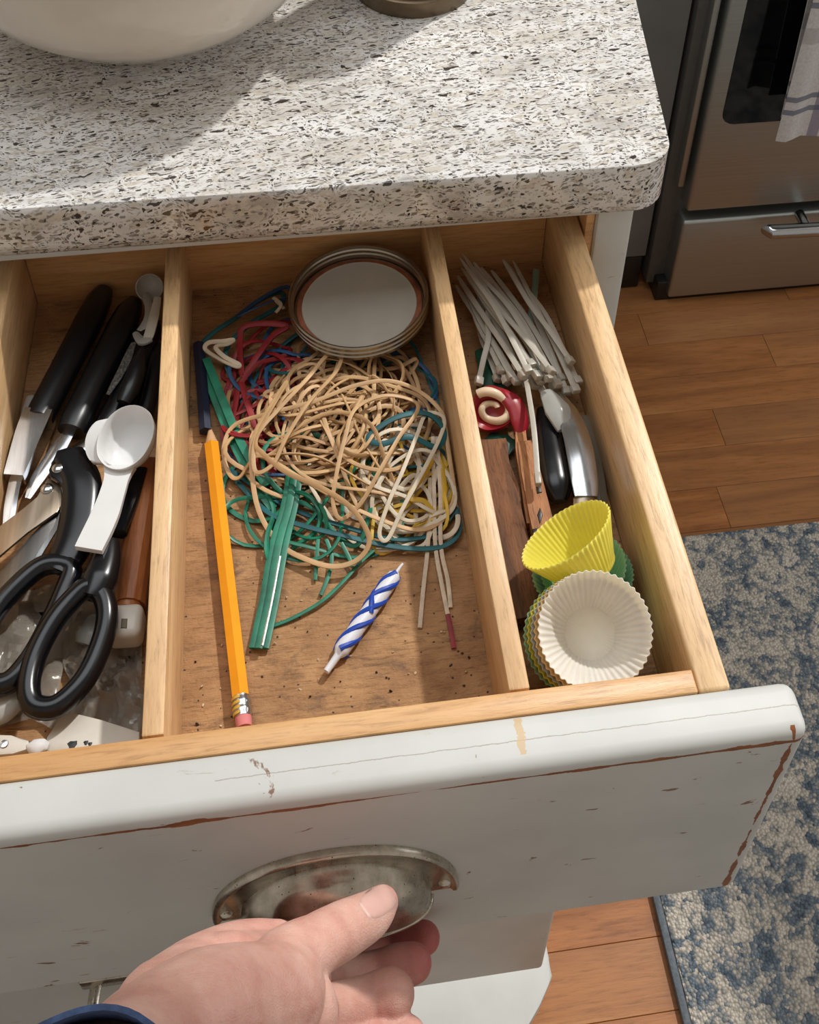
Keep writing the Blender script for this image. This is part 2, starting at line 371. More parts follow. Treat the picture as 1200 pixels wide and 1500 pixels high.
# back wall with a tall window
WY = 2.55
bm = bmesh.new()
WX = (-.25, .75, .30, 1.30)
for lo, hi in (((-2.4, WY, FZ), (WX[0], WY + .1, CZ)), ((WX[1], WY, FZ), (2.6, WY + .1, CZ)), ((WX[0], WY, FZ), (WX[1], WY + .1, WX[2])), ((WX[0], WY, WX[3]), (WX[1], WY + .1, CZ))):
    rbox(bm, V(*lo), V(*hi))
obj('wall_back', bm, M_wall, kind='structure', smooth=0)
bm = bmesh.new()
t_ = .035
for lo, hi in (((WX[0], WY + .02, WX[2]), (WX[0] + t_, WY + .07, WX[3])), ((WX[1] - t_, WY + .02, WX[2]), (WX[1], WY + .07, WX[3])), ((WX[0], WY + .02, WX[2]), (WX[1], WY + .07, WX[2] + t_)), ((WX[0], WY + .02, WX[3] - t_), (WX[1], WY + .07, WX[3])),
               ((.23, WY + .02, WX[2]), (.27, WY + .07, WX[3]))):
    rbox(bm, V(*lo), V(*hi), .003, 1)
obj('window_1', bm, M_paint2, kind='structure', smooth=0)

RX = 1.95; RW = (-.1, 1.0, .25, 1.15)  # unseen wall and window frame, made up to house the right area light
bm = bmesh.new()
for lo, hi in (((RX, -.55, FZ), (RX + .1, RW[0], CZ)), ((RX, RW[1], FZ), (RX + .1, 2.65, CZ)), ((RX, RW[0], FZ), (RX + .1, RW[1], RW[2])), ((RX, RW[0], RW[3]), (RX + .1, RW[1], CZ))):
    rbox(bm, V(*lo), V(*hi))
obj('fill_light_wall', bm, M_wall, kind='structure', smooth=0)
bm = bmesh.new()
for lo, hi in (((RX + .02, RW[0], RW[2]), (RX + .07, RW[0] + t_, RW[3])), ((RX + .02, RW[1] - t_, RW[2]), (RX + .07, RW[1], RW[3])), ((RX + .02, RW[0], RW[2]), (RX + .07, RW[1], RW[2] + t_)), ((RX + .02, RW[0], RW[3] - t_), (RX + .07, RW[1], RW[3])), ((RX + .02, .43, RW[2]), (RX + .07, .47, RW[3]))):
    rbox(bm, V(*lo), V(*hi), .003, 1)
obj('fill_light_frame', bm, M_paint2, kind='structure', smooth=0)
# ------------------------------------------------------------------ rug
rg = thing('rug', 'blue and cream patterned low pile rug on the wooden floor', 'rug', V(.75, -.1, FZ))
obj('pile', B((.108, -.85, FZ + .0005), (1.4, .617, FZ + .009), .003), M_rug, rg, smooth=0)
bm = bmesh.new()
rbox(bm, V(.100, -.85, FZ), V(.1085, .622, FZ + .0085), .003); obj('binding', bm, M_rugedge, rg)

# ------------------------------------------------------------------ cabinet carcass and granite top
XR = .0022; YC = .3286
cb = thing('kitchen_cabinet', 'white painted kitchen cabinet with a wooden interior under the granite countertop', 'cabinet', V(-.5, .6, FZ))
obj('side_panel', B((XR - .018, YC + .02, FZ), (XR, 1.0, .0258), .0015), M_paint2, cb)
bm = B((XR - .024, YC, FZ + .0), (XR, YC + .0195, .0258), .0025); obj('stile', bm, M_paint2, cb)
obj('top_rail', B((-1.1, YC - .003, .0190), (XR - .0245, YC + .02, .0260), .0008), M_paint2, cb)
obj('runner_strip', B((XR - .0300, YC + .004, -.19), (XR - .0242, YC + .3, .0215), .001), M_woodx, cb)
obj('back_panel', B((-1.1, .98, FZ), (XR - .0185, .995, .02)), M_woodx, cb)
obj('lower_rail', B((-1.1, YC, -.235), (XR - .0245, YC + .02, -.193), .002), M_paint2, cb)
# granite slab: bevelled polygon prism
CT = .064
poly = [(-1.15, .319)]
e0_, e1_ = Vector((.0225, .352)), Vector((.0475, .525)); ed = (e1_ - e0_).normalized(); en = Vector((ed.y, -ed.x))
cr_ = .024; cyc = .319 + cr_; cc = Vector((e0_ - en * cr_)); cc = cc + ed * ((cyc - cc.y) / ed.y)
a1_ = math.atan2(en.y, en.x)
for k in range(11):
    a = -math.pi / 2 + (math.pi / 2 + a1_) * k / 10
    poly.append((cc.x + cr_ * math.cos(a), cc.y + cr_ * math.sin(a)))
pe = e0_ + ed * .70
poly += [(pe.x, pe.y), (-1.15, pe.y)]
bm = bmesh.new(); prism(bm, poly, .0262, CT, Matrix.Translation((0, 0, Z0)), .011, 5)
obj('granite_countertop', bm, M_granite, label='polished speckled grey granite countertop slab over the open drawer', cat='countertop', smooth=60)

# ------------------------------------------------------------------ stove wall
SY = 1.033
def sp(u, v, y=SY): return at(u, v, y=y)
st = thing('stove', 'stainless steel freestanding stove with black glass oven door', 'stove', V(.72, 1.35, FZ))
xl = .352; xr = 1.10
def zz(u, v, y=SY): return at(u, v, y=y).z - Z0
zdb = zz(1001, 312); zdt = zz(997, 325)
obj('body', B((xl - .030, SY + .03, FZ + .02), (xr, 1.7, .05), .004), plain('stove_side_enamel', srgb(82, 80, 77), .5), st)
obj('side_trim', B((xl - .016, SY + .012, -.62), (xl - .006, SY + .045, .05), .003), M_stove, st)
obj('toe_kick', B((xl - .018, SY + .01, FZ), (xr, SY + .05, FZ + .04), .002), M_dark, st)
gx0 = at(1058, 170, y=SY).x; gz0 = zz(1058, 183)
bm = bmesh.new()
def ringframe(bm, o, i, y0, y1):   # o,i = x0,x1,z0,z1
    rbox(bm, V(o[0], y0, o[2]), V(i[0], y1, o[3]), .002); rbox(bm, V(i[1], y0, o[2]), V(o[1], y1, o[3]), .002)
    rbox(bm, V(i[0] - .002, y0, o[2]), V(i[1] + .002, y1, i[2]), .002); rbox(bm, V(i[0] - .002, y0, i[3]), V(i[1] + .002, y1, o[3]), .002)
dr = obj('oven_door', B((xl, SY, zdb), (xr, SY + .035, .0), .006, 3), M_stove, st)
bm = bmesh.new(); g = .026
prof = []
rr = .02
for (cx2, cz2, a0) in ((gx0 + rr, gz0 + rr, 180), (xr - .03 - rr, gz0 + rr, 270), (xr - .03 - rr, -.12 - rr, 0), (gx0 + rr, -.12 - rr, 90)):
    for k in range(5): prof.append((cx2 + rr * math.cos(R(a0 + k * 22.5)), cz2 + rr * math.sin(R(a0 + k * 22.5))))
Mx = Matrix(((1, 0, 0, 0), (0, 0, 1, SY - .0012), (0, 1, 0, Z0), (0, 0, 0, 1)))
prism(bm, prof, 0, .004, Mx, .0008, 1); obj('door_glass', bm, M_glass, dr)
bm = bmesh.new(); tube(bm, [V(xl + .04, SY - .055, -.045), V(xr - .04, SY - .055, -.045)], .012, 12)
for xx in (xl + .07, xr - .07): tube(bm, [V(xx, SY - .055, -.045), V(xx, SY + .004, -.045)], .008, 10)
obj('door_handle', bm, M_steel, dr)
sd = obj('storage_drawer', B((xl - .002, SY - .002, FZ + .016), (xr, SY + .035, zdt), .005, 3), M_stove, st)
hp = at(1136, 340, y=SY - .035)
bm = bmesh.new(); path = [hp + Vector((.001, .004, 0)), hp + Vector((.006, .001, 0)), hp + Vector((.2, -.004, 0)), hp + Vector((.41, .001, 0)), hp + Vector((.415, .004, 0))]
P5 = spline(path, 5); tube(bm, P5, [.007, .009] + [.0115] * (len(P5) - 4) + [.009, .007], 12, flat=.9)
for q5 in (.05, .36): tube(bm, [hp + Vector((q5, 0, 0)), hp + Vector((q5, .036, 0))], .008, 10)
obj('drawer_handle', bm, M_steel, sd)
# dark cabinet left of stove
dc = thing('charcoal_cabinet', 'charcoal grey cabinet standing left of the stove', 'cabinet', V(.0, 1.3, FZ))
obj('side', B((-.6, 1.09, FZ + .001), (.318, 1.68, .05), .003), M_charcoal, dc)
obj('plinth', B((-.58, 1.075, FZ + .001), (.315, 1.0895, FZ + .07), .003), M_dark, dc)
obj('door', B((-.28, 1.070, FZ + .075), (.317, 1.0892, .045), .003), M_charcoal, dc)
# towel over the oven handle
def m_towel():
    t = NT('plaid_towel'); v = t.coords(); x, y, z = t.sep(v)[0:3]
    base = t.ramp(t.noise(v, 300, 3), [(.3, srgb(186, 182, 180)), (.7, srgb(206, 202, 198))])
    def stripe(c, p, hw, colr, amt):
        nonlocal base
        m = t.math('LESS_THAN', t.math('ABSOLUTE', t.math('SUBTRACT', c, p)), hw); base = t.mix(t.math('MULTIPLY', m, amt), base, colr)
    for p in (-.118, -.03, .05): stripe(x, p, .0075, srgb(118, 106, 128), .75)
    for p in (.050, .071, .215, .30): stripe(z, p, .0042, srgb(84, 88, 110), .8)
    for p in (.17, .36): stripe(z, p, .012, srgb(150, 142, 146), .5)
    t.set(Base_Color=base, Roughness=.95, Sheen_Weight=.2); t.bump(t.noise(t.coords((900, 900, 900)), 1, 2), .3, .0006); return t.m
bm = bmesh.new()
tp0 = at(1136, 207, y=SY - .062); N_, K_ = 26, 24; x0 = tp0.x; zb = tp0.z; zt = Z0 - .028; W_ = .33
fr_, bk_ = [], []
for j in range(K_ + 1):
    f = j / K_; z = zb + (zt - zb) * f; rowa = []
    for i in range(N_ + 1):
        g = i / N_; xx = x0 + W_ * g + .006 * f * (1 - g) + (.016 * max(0, 1 - abs(f - .28) / .06) * 0)
        if f > .12: xx -= .0 
        yy = SY - .058 - .004 * math.sin(g * 17 + 1) * (1.1 - f) - .004 * math.sin(g * 41) * (1 - f)
        rowa.append(bm.verts.new((xx, yy, z + .0012 * math.sin(g * 17) * (1 - f))))
    fr_.append(rowa)
for j in range(K_):
    for i in range(N_): bm.faces.new((fr_[j][i], fr_[j][i + 1], fr_[j + 1][i + 1], fr_[j + 1][i]))
top = fr_[-1]; prev = top
for a in range(1, 9):
    an = math.pi * a / 8; row = [bm.verts.new((v.co.x, SY - .0575 + .0155 * (1 - math.cos(an)) * 1.0, zt + .0155 * math.sin(an))) for v in top]
    for i in range(N_): bm.faces.new((prev[i], prev[i + 1], row[i + 1], row[i]))
    prev = row
row = [bm.verts.new((v.co.x + .012, SY - .026, zb + .012)) for v in top]
for i in range(N_): bm.faces.new((prev[i], prev[i + 1], row[i + 1], row[i]))
bmesh.ops.recalc_face_normals(bm, faces=bm.faces[:])
bmesh.ops.solidify(bm, geom=bm.faces[:], thickness=.0022)
obj('dish_towel', bm, m_towel(), label='white plaid dish towel with grey stripes hanging over the oven door', cat='towel', smooth=60)

# ------------------------------------------------------------------ the open drawer
XL, XRI, XRO = -.3885, -.0442, -.0289; ZT, ZF = -.0027, -.0622; YF, YI, YB = .0253, .0364, .3682
DL = -.4266
kd = obj('drawer', B((XL + .0003, YI + .0002, ZF - .006), (XRI - .0003, YB - .0002, ZF)), M_board, cb, smooth=0, label='open wooden drawer with two dividers and a stained bottom')
obj('side_wall', B((XRI, YF, -.0742), (XRO, YB + .0125, ZT), .0017, 3), M_wood, kd)
obj('side_wall', B((XL - .0153, YF, -.0742), (XL, YB + .0125, ZT), .0017, 3), M_wood, kd)
fp = obj('front_panel', B((DL, 0, -.1891), (0, YF, 0), .0062, 4), M_paint, kd, label='chipped off-white painted front panel')
obj('front_wall', B((XL + .0002, YF, -.0742), (XRI - .0003, YI, ZT), .0008, 2), M_woodx, kd)
obj('back_wall', B((XL + .0002, YB, -.0742), (XRI - .0002, YB + .012, .0145), .0008, 2), M_woodx, kd)
D1, D2 = -.2861, -.1208; TD = .0099
obj('divider', B((D1 - TD, YI + .0012, ZF + .0001), (D1, YB - .0004, ZT - .0012), .0012, 2), M_wood, kd)
obj('divider', B((D2 - TD, YI + .0012, ZF + .0001), (D2, YB - .0004, ZT - .0012), .0012, 2), M_wood, kd)
# cup pull: flange plate and quarter dome, open below
CXp, CZp = -.2165, -.1195
A_, B_, C_ = .0500, .0500, .0300
bm = bmesh.new(); fo = []; NA = 40
def arch(ax, bz, n=NA, e=2.0):
    return [(ax * math.copysign(abs(math.cos(math.pi * k / n)) ** (2 / e), math.cos(math.pi * k / n)), bz * abs(math.sin(math.pi * k / n)) ** (2 / e)) for k in range(n + 1)]
Mp = Matrix(((1, 0, 0, CXp), (0, 0, -1, 0), (0, 1, 0, CZp + Z0), (0, 0, 0, 1)))      # x right, y up, z out of the drawer front
out_ = arch(.0600, .0635, e=2.1); inn_ = arch(.0465, .0500, e=2.0)
rings = []
for z in (0, .0028):
    rings.append([bm.verts.new(Mp @ Vector((x, y, z))) for x, y in out_]); 
rings.append([bm.verts.new(Mp @ Vector((x * .982, y * .984, .0040))) for x, y in out_])
rings.append([bm.verts.new(Mp @ Vector((x * .955, y * .958, .0040))) for x, y in out_])
rings.append([bm.verts.new(Mp @ Vector((x * .93, y * .93, .0026))) for x, y in out_])
rings.append([bm.verts.new(Mp @ Vector((x, y, .0026))) for x, y in inn_])
rings.append([bm.verts.new(Mp @ Vector((x * .985, y * .985, .0056))) for x, y in inn_])
for j in range(1, 15):
    th = (math.pi / 2) * j / 14
    s = math.cos(th) ** .72; zo = .0056 + .0140 * math.sin(th) ** .92
    rings.append([bm.verts.new(Mp @ Vector((x * .985 * s, y * .985 * (s * .97 + 0 * .03) , zo))) for x, y in inn_])
for a, b in zip(rings[:-1], rings[1:]):
    for k in range(NA): bm.faces.new((a[k], a[k + 1], b[k + 1], b[k]))
bmesh.ops.remove_doubles(bm, verts=bm.verts[:], dist=1e-5)
bmesh.ops.recalc_face_normals(bm, faces=bm.faces[:])
bmesh.ops.solidify(bm, geom=bm.faces[:], thickness=.0009)
lip = []
for k in range(33):
    a = math.pi * k / 32; lip.append(Mp @ Vector((.0458 * math.cos(a), -.0004, .0040 + .0156 * math.sin(a) ** .8)))
tube(bm, lip, .0016, 8)
for sx in (-1, 1):
    lathe(bm, [(.0001, .0022), (.0022, .0020), (.0034, .0008), (.0036, 0)], 16, Mp @ Matrix.Translation((sx * .0528, .0085, .0026)))
cp = obj('cup_pull', bm, M_nickel, kd, smooth=55, label='aged nickel cup pull')

# ------------------------------------------------------------------ lower drawer and white step stool below it
ld = obj('drawer', B((-.68, .1372, -.69), (-.33, .325, -.34), .003), M_wood, cb, label='lower drawer pulled out beneath the open one')
obj('front_panel', B((-.70, .115, -.708), (-.0455, .137, -.28), .004, 3), M_paint2, ld, label='white painted front panel')
hp = at(118, 1445, y=.112)
bm = bmesh.new(); hz = hp.z
rbox(bm, (hp.x, .1105, hz - .006), (hp.x + .12, .1150, hz + .010), .002); pp = [Vector((hp.x + .012, .112, hz - .001)), Vector((hp.x + .010, .094, hz - .003)), Vector((hp.x + .012, .086, hz - .016)), Vector((hp.x + .03, .083, hz - .026)), Vector((hp.x + .06, .083, hz - .029)), Vector((hp.x + .09, .083, hz - .026)), Vector((hp.x + .108, .086, hz - .016)), Vector((hp.x + .110, .094, hz - .003)), Vector((hp.x + .108, .112, hz - .001))]
tube(bm, spline(pp, 5), .0045, 10, flat=.7); obj('handle', bm, M_nickel, ld, label='aged nickel handle')
sz_ = -.800
e1 = at(803, 1444, z=sz_); e0 = at(806, 1414, z=sz_); e2 = at(775, 1500, z=sz_)
px_ = [(-.60, e0.y + .06), (e0.x - .010, e0.y + .06), (e0.x, e0.y + .045), (e0.x, e0.y + .006), (e0.x + .0005, (e0.y + e1.y) / 2), (e1.x, e1.y), ((e1.x + e2.x) / 2 + .0015, (e1.y + e2.y) / 2), (e2.x, e2.y), (e2.x - .03, e2.y - .03), (e2.x - .08, e2.y - .05), (-.40, e2.y - .06), (-.60, e2.y - .06)]
bm = bmesh.new(); prism(bm, px_, sz_ - .02, sz_, Matrix.Translation((0, 0, Z0)), .004, 3)
ss = thing('step', 'low white step with a rounded corner on the floor under the lower drawer', 'step', V(-.35, .05, FZ))
obj('top', bm, M_paint2, ss)
for lx, ly in ((-.57, .14), (-.57, .04), (-.10, .15), (-.12, .07)):
    obj('leg', B((lx - .02, ly - .015, FZ), (lx + .02, ly + .015, sz_ - .02), .003), M_paint2, ss)

# ------------------------------------------------------------------ bowl and jar on the countertop
bc = Vector((-.3035, .517, CT + Z0))
bm = bmesh.new()
prof = [(.050, .0), (.0565, .0), (.0580, .003), (.0560, .0055), (.068, .010), (.090, .021), (.110, .039), (.122, .058), (.126, .078), (.128, .092), (.1300, .096), (.1275, .097), (.123, .090), (.119, .078), (.114, .060), (.103, .040), (.083, .024), (.05, .016), (.0005, .014)]
lathe(bm, [(.0005, .003), (.048, .003)] + prof, 72, Matrix.Translation(bc))
obj('bowl', bm, M_ceramic, label='large cream glazed ceramic bowl standing on the granite countertop', cat='bowl', smooth=60)
jc = Vector((-.1165, .5345, CT + Z0))
jr = thing('canister', 'white canister with a bronze base ring on the granite countertop', 'canister', jc)
bm = bmesh.new(); lathe(bm, [(.0005, .0), (.0425, .0), (.0432, .0012), (.0432, .0125), (.0420, .0135), (.0005, .0136)], 64, Matrix.Translation(jc)); obj('base_ring', bm, m_steel('bronze_ring', srgb(128, 112, 92), .4), jr)
bm = bmesh.new(); lathe(bm, [(.0005, .0138), (.0395, .0138), (.041, .016), (.041, .12), (.038, .125), (.0005, .126)], 64, Matrix.Translation(jc)); obj('body', bm, M_ceramic, jr)

# ------------------------------------------------------------------ middle compartment
# jar lid, upside down on the rubber bands
lc = at(527, 450, z=-.037); up_ = Vector((-.05, -.03, 1)).normalized()
ML = frame(lc, up_)
jl = thing('jar_lid', 'upturned tin jar lid with white inside lying on the rubber bands', 'lid', lc)
bm = bmesh.new()
lathe(bm, [(.0405, .0), (.0435, .0005), (.0448, .002), (.0448, .0042), (.0438, .0050), (.0448, .0060), (.0448, .0078), (.0438, .0086), (.0447, .0096), (.0447, .0118), (.0438, .0126), (.0428, .0124), (.0428, .0098), (.0420, .009), (.0428, .0080), (.0428, .006), (.0418, .0052), (.0425, .004), (.0416, .0014), (.0400, .0012), (.0005, .0012), (.0005, .0)], 72, ML)
obj('band', bm, M_lid, jl)
bm = bmesh.new(); lathe(bm, [(.0345, .0016), (.0352, .0026), (.0385, .0028), (.0402, .0022), (.0402, .0014)], 64, ML); obj('sealing_ring', bm, M_seal, jl)
bm = bmesh.new(); lathe(bm, [(.0005, .0026), (.0350, .0026), (.0366, .0034), (.0370, .0030), (.0370, .0013)], 64, ML); obj('inner_disc', bm, M_lidinner, jl)

# pencil
tip = at(307, 624, z=ZF + .0050); end = at(358, 1066, z=ZF + .0062)
pn = thing('pencil', 'orange hexagonal pencil lying beside the left divider of the middle compartment', 'pencil', (tip + end) / 2 - Vector((0, 0, .0045)))
ax = (end - tip).normalized(); Lp = (end - tip).length
def ptube(name, a, b, ra, rb, m, n=6, nseg=1):
    bm = bmesh.new(); tube(bm, [tip + ax * (a + (b - a) * k / nseg) for k in range(nseg + 1)], [ra + (rb - ra) * k / nseg for k in range(nseg + 1)], n)
    return obj(name, bm, m, pn, smooth=30 if n == 6 else 50)
ptube('lead', 0, .0035, .0003, .0012, M_lead, 12)
ptube('sharpened_wood', .0033, .0145, .0011, .0042, M_pwood, 18)
ptube('body', .0142, Lp - .0155, .0047, .0047, M_pencil)
bm = bmesh.new(); rr_ = []
for k in range(9): rr_.append(.0048 if k in (2, 3, 5, 6) else .0044)
tube(bm, [tip + ax * (Lp - .0156 + .0105 * k / 8) for k in range(9)], rr_, 18); fe = obj('ferrule', bm, M_ferrule, pn)
for k in (0, 1, 2, 3):
    bm = bmesh.new(); tube(bm, [tip + ax * (Lp - .0150 + .0026 * k), tip + ax * (Lp - .0136 + .0026 * k)], .00492, 18); 
    bmesh.ops.bisect_plane(bm, geom=bm.verts[:] + bm.edges[:] + bm.faces[:], plane_co=tip - Vector((.0016, 0, 0)) + ax * Lp, plane_no=Vector((1, 0, 0)), clear_outer=True)
    obj('gold_band', bm, M_ferrulep, fe)
ptube('eraser', Lp - .0052, Lp, .0042, .0038, M_eraser, 16)

# birthday candle
c0 = at(478, 984, z=ZF + .0050); c1 = at(590, 826, z=ZF + .0050)
cn = thing('birthday_candle', 'blue and white spiral birthday candle on the bare drawer board', 'candle', (c0 + c1) / 2 - Vector((0, 0, .0042)))
ca = (c1 - c0).normalized(); Lc = (c1 - c0).length; MC = frame(c0, ca, Vector((0, 0, 1)))
bm = bmesh.new(); lathe(bm, [(.0003, 0), (.0017, 0), (.0020, .010), (.0030, .0115), (.0041, .0135), (.0042, .02), (.0041, Lc - .014), (.0036, Lc - .0085), (.0016, Lc - .0062), (.0003, Lc - .006)], 20, MC)
wx = plain('white_candle_wax', srgb(222, 224, 232), .4, var=.02, Subsurface_Weight=.3, Subsurface_Radius=(.003, .003, .003), Subsurface_Scale=1.0); bw = plain('blue_candle_wax', srgb(26, 70, 172), .38, var=.06)
obj('wax_body', bm, wx, cn)
for ph, sgn in ((0, 1), (2.09, 1), (4.19, 1), (.6, -1)):
    bm = bmesh.new(); P = []; Rr = []
    t0, t1 = (.0125, Lc - .0075) if sgn > 0 else (Lc * .52, Lc - .0075)
    for k in range(61):
        s = t0 + (t1 - t0) * k / 60; a = ph + sgn * s * 165; rad = .0034 if s < Lc - .014 else .0034 - .0012 * (s - Lc + .014) / .0065
        P.append(MC @ Vector((rad * math.cos(a), rad * math.sin(a), s))); Rr.append(.0016)
    tube(bm, P, Rr, 8); obj('blue_spiral', bm, bw, cn)
bm = bmesh.new(); tube(bm, [MC @ Vector((0, 0, Lc - .0078)), MC @ Vector((.0004, 0, Lc - .003)), MC @ Vector((0, 0, Lc))], [.0012, .0008, .0007], 8); obj('wick', bm, wx, cn)

# rubber bands -------------------------------------------------
random.seed(11)
PCx, PCy = at(505, 640, z=ZF).x, at(505, 640, z=ZF).y
def dome(x, y):
    r2 = ((x - PCx + .004) / .058) ** 2 + ((y - PCy - .012) / .062) ** 2
    return .003 + .020 * math.exp(-r2 * .9)
def inside(p): return Vector((max(D1 + .004, min(D2 - TD - .003, p.x)), max(YI + .01, min(YB - .006, p.y)), max(Z0 + ZF + .0012, p.z)))
def band(P, m, wd=.0011, flat=.55, tw=0.0, closed=True, **kw):
    bm = bmesh.new(); tube(bm, [inside(p) for p in P], wd, 6, closed, flat, twist=tw); return obj('rubber_band', bm, m, cat='rubber band', **kw)
cols = [(M_tan, 'tan', 50), (M_tan2, 'dull brown', 16), (M_pale, 'pale cream', 14), (M_red, 'red', 12), (M_teal, 'teal', 12), (M_blue, 'blue', 9), (M_green, 'green', 7), (M_yellow, 'yellow', 7)]
zone = {'red': (-.245, .265, .035), 'yellow': (-.148, .195, .016), 'pale cream': (-.16, .19, .025), 'green': (-.225, .19, .03), 'blue': (-.2, .25, .05), 'teal': (-.19, .25, .045)}
for m, cname, n in cols:
    for k in range(n):
        zx, zy, zr = zone.get(cname, (PCx - .002, PCy + .010, .030))
        while True:
            dx, dy = random.gauss(0, .5), random.gauss(0, .5)
            if dx * dx + dy * dy < 1: break
        cx2, cy2 = zx + dx * zr * 1.2, zy + dy * zr * 1.2
        cx2 = max(-.245, min(-.152, cx2)); cy2 = max(.160, min(.305, cy2))
        big = random.random(); rx = random.uniform(.020, .044); ry = rx * random.uniform(.3, .9)
        if cname in ('yellow', 'pale cream'): rx *= .7
        if cname in ('red', 'blue'): rx *= .75
        an = random.uniform(0, math.pi); h = random.uniform(.15, 1.0) if cname in ('tan', 'dull brown', 'pale cream') else random.uniform(.05, .62)
        ph = [random.uniform(0, 6.28) for _ in range(6)]; am = [random.uniform(-.2, .2), random.uniform(-.13, .13), random.uniform(-.05, .05)]; P = []
        NP = 44
        for i in range(NP):
            a = 2 * math.pi * i / NP
            q = 1 + am[0] * math.sin(2 * a + ph[0]) + am[1] * math.sin(3 * a + ph[1]) + am[2] * .6 * math.sin(5 * a + ph[2])
            x = rx * q * math.cos(a); y = ry * q * math.sin(a) + .2 * rx * math.sin(2 * a + ph[3])
            X = cx2 + x * math.cos(an) - y * math.sin(an); Y = cy2 + x * math.sin(an) + y * math.cos(an)
            P.append([X, Y, a])
        x0_ = max(0, D1 + .020 - min(q[0] for q in P)) - max(0, max(q[0] for q in P) - (D2 - TD - .003)); y0_ = max(0, .150 - min(q[1] for q in P)) - max(0, max(q[1] for q in P) - .335)
        P = [V(X + x0_, Y + y0_, ZF + .0012 + dome(X + x0_, Y + y0_) * h + .0026 * math.sin(2 * a + ph[4]) + .0016 * math.sin(4 * a + ph[5])) for X, Y, a in P]
        mx_ = sum(p.x for p in P) / NP; my_ = sum(p.y for p in P) / NP
        where = ('by the jar lid' if my_ > .265 else 'by the right divider' if mx_ > -.165 else 'near the red bands' if mx_ < -.235 else 'at the front of the pile' if my_ < .195 else 'in the middle of the pile')
        size_ = 'wide' if rx > .033 else 'mid-sized' if rx > .025 else 'small'
        lab_ = '%s %s rubber band tangled %s' % (size_, cname, where)
        band(P, m, random.uniform(.0010, .0016), random.uniform(.40, .65), label=lab_, group='%s bands' % lab_.replace(' rubber band', ''))
def ppath(pts, m=7, closed=False): return spline([at(u, v, z=ZF + h) for u, v, h in pts], m, closed)
big = [
 ([(372, 640, .018), (369, 690, .014), (380, 750, .008), (410, 797, .006), (450, 820, .006), (490, 830, .007), (524, 820, .009), (541, 795, .014), (531, 765, .018), (508, 738, .02), (470, 714, .02), (420, 692, .02), (386, 665, .021), (376, 640, .02), (420, 560, .024), (400, 590, .022)], M_tan, .0016, 'widest tan rubber band looping low towards the pencil and candle'),
 ([(334, 690, .006), (328, 655, .008), (345, 622, .012), (400, 604, .02), (460, 588, .025), (520, 565, .027), (570, 558, .026), (615, 574, .02), (648, 606, .016), (662, 650, .012), (668, 700, .009), (662, 740, .006), (640, 768, .006), (600, 775, .008), (520, 745, .014), (440, 700, .018), (380, 668, .016), (350, 700, .008)], M_tan, .0014, 'large tan rubber band arching across the top of the pile to the right divider'),
 ([(374, 690, .017), (376, 640, .02), (408, 600, .022), (450, 555, .026), (480, 520, .024), (500, 518, .024), (492, 545, .026), (452, 590, .026), (420, 640, .024), (400, 680, .02)], M_tan, .0014, 'long narrow tan rubber band standing up over the left of the pile'),
 ([(520, 600, .026), (506, 640, .027), (494, 690, .024), (488, 735, .018), (500, 760, .014), (530, 735, .016), (556, 690, .022), (585, 640, .024), (612, 600, .022), (600, 585, .024), (560, 580, .028)], M_tan, .0013, 'tan rubber band crossing the middle of the pile in an upright loop'),
 ([(625, 606, .018), (610, 640, .02), (590, 690, .02), (570, 735, .016), (556, 780, .01), (568, 790, .009), (590, 745, .014), (620, 690, .018), (645, 640, .016), (650, 612, .016)], M_pale, .0013, 'pale cream rubber band hanging down the right of the pile'),
 ([(412, 428, .004), (380, 440, .006), (345, 466, .006), (312, 488, .006), (292, 512, .004), (296, 545, .003), (318, 600, .003), (342, 650, .003), (366, 690, .004), (392, 700, .005), (360, 600, .004), (330, 520, .006), (365, 476, .009), (410, 448, .007)], M_teal, .0019, 'long teal rubber band stretched along the left edge of the pile'),
 ([(338, 690, .003), (370, 730, .004), (400, 755, .006), (450, 772, .008), (505, 785, .008), (560, 798, .006), (610, 804, .005), (650, 800, .004), (672, 780, .004), (670, 745, .004), (640, 780, .003), (580, 790, .004), (500, 770, .005), (420, 742, .004)], M_teal, .0017, 'long teal rubber band curving along the front of the pile'),
 ([(352, 500, .009), (356, 480, .011), (385, 474, .013), (420, 478, .013), (400, 492, .012), (378, 520, .012), (358, 550, .009), (353, 530, .009)], M_red, .0022, 'wide red rubber band at the left back of the pile'),
 ([(352, 560, .007), (345, 595, .006), (342, 620, .006), (360, 650, .008), (385, 690, .009), (400, 690, .009), (380, 640, .010), (362, 590, .009)], M_red, .0022, 'wide red rubber band folded at the left of the pile'),
 ([(301, 512, .009), (306, 502, .011), (326, 500, .012), (342, 498, .012), (334, 504, .012), (316, 508, .012), (328, 522, .011), (350, 534, .010), (346, 537, .010), (322, 526, .009)], M_pale, .0016, 'pale cream rubber band twisted at the far left of the pile'),
 ([(420, 420, .006), (385, 436, .009), (350, 462, .009), (372, 452, .012), (402, 440, .012), (425, 436, .008)], M_blue, .0016, 'blue rubber band at the back left beside the jar lid'),
 ([(540, 640, .02), (580, 612, .022), (625, 606, .02), (650, 630, .015), (640, 655, .014), (600, 640, .02), (560, 650, .02)], M_teal, .0019, 'wide teal rubber band on top of the pile at the right'),
 ([(636, 660, .010), (648, 690, .009), (650, 730, .007), (640, 755, .006), (622, 735, .01), (600, 728, .012), (618, 700, .013), (630, 680, .012)], M_yellow, .0018, 'wide yellow rubber band at the right edge of the pile'),
]
for pts, m, wd, lab in big: band(ppath(pts, 7, True), m, wd, .5, label=lab)
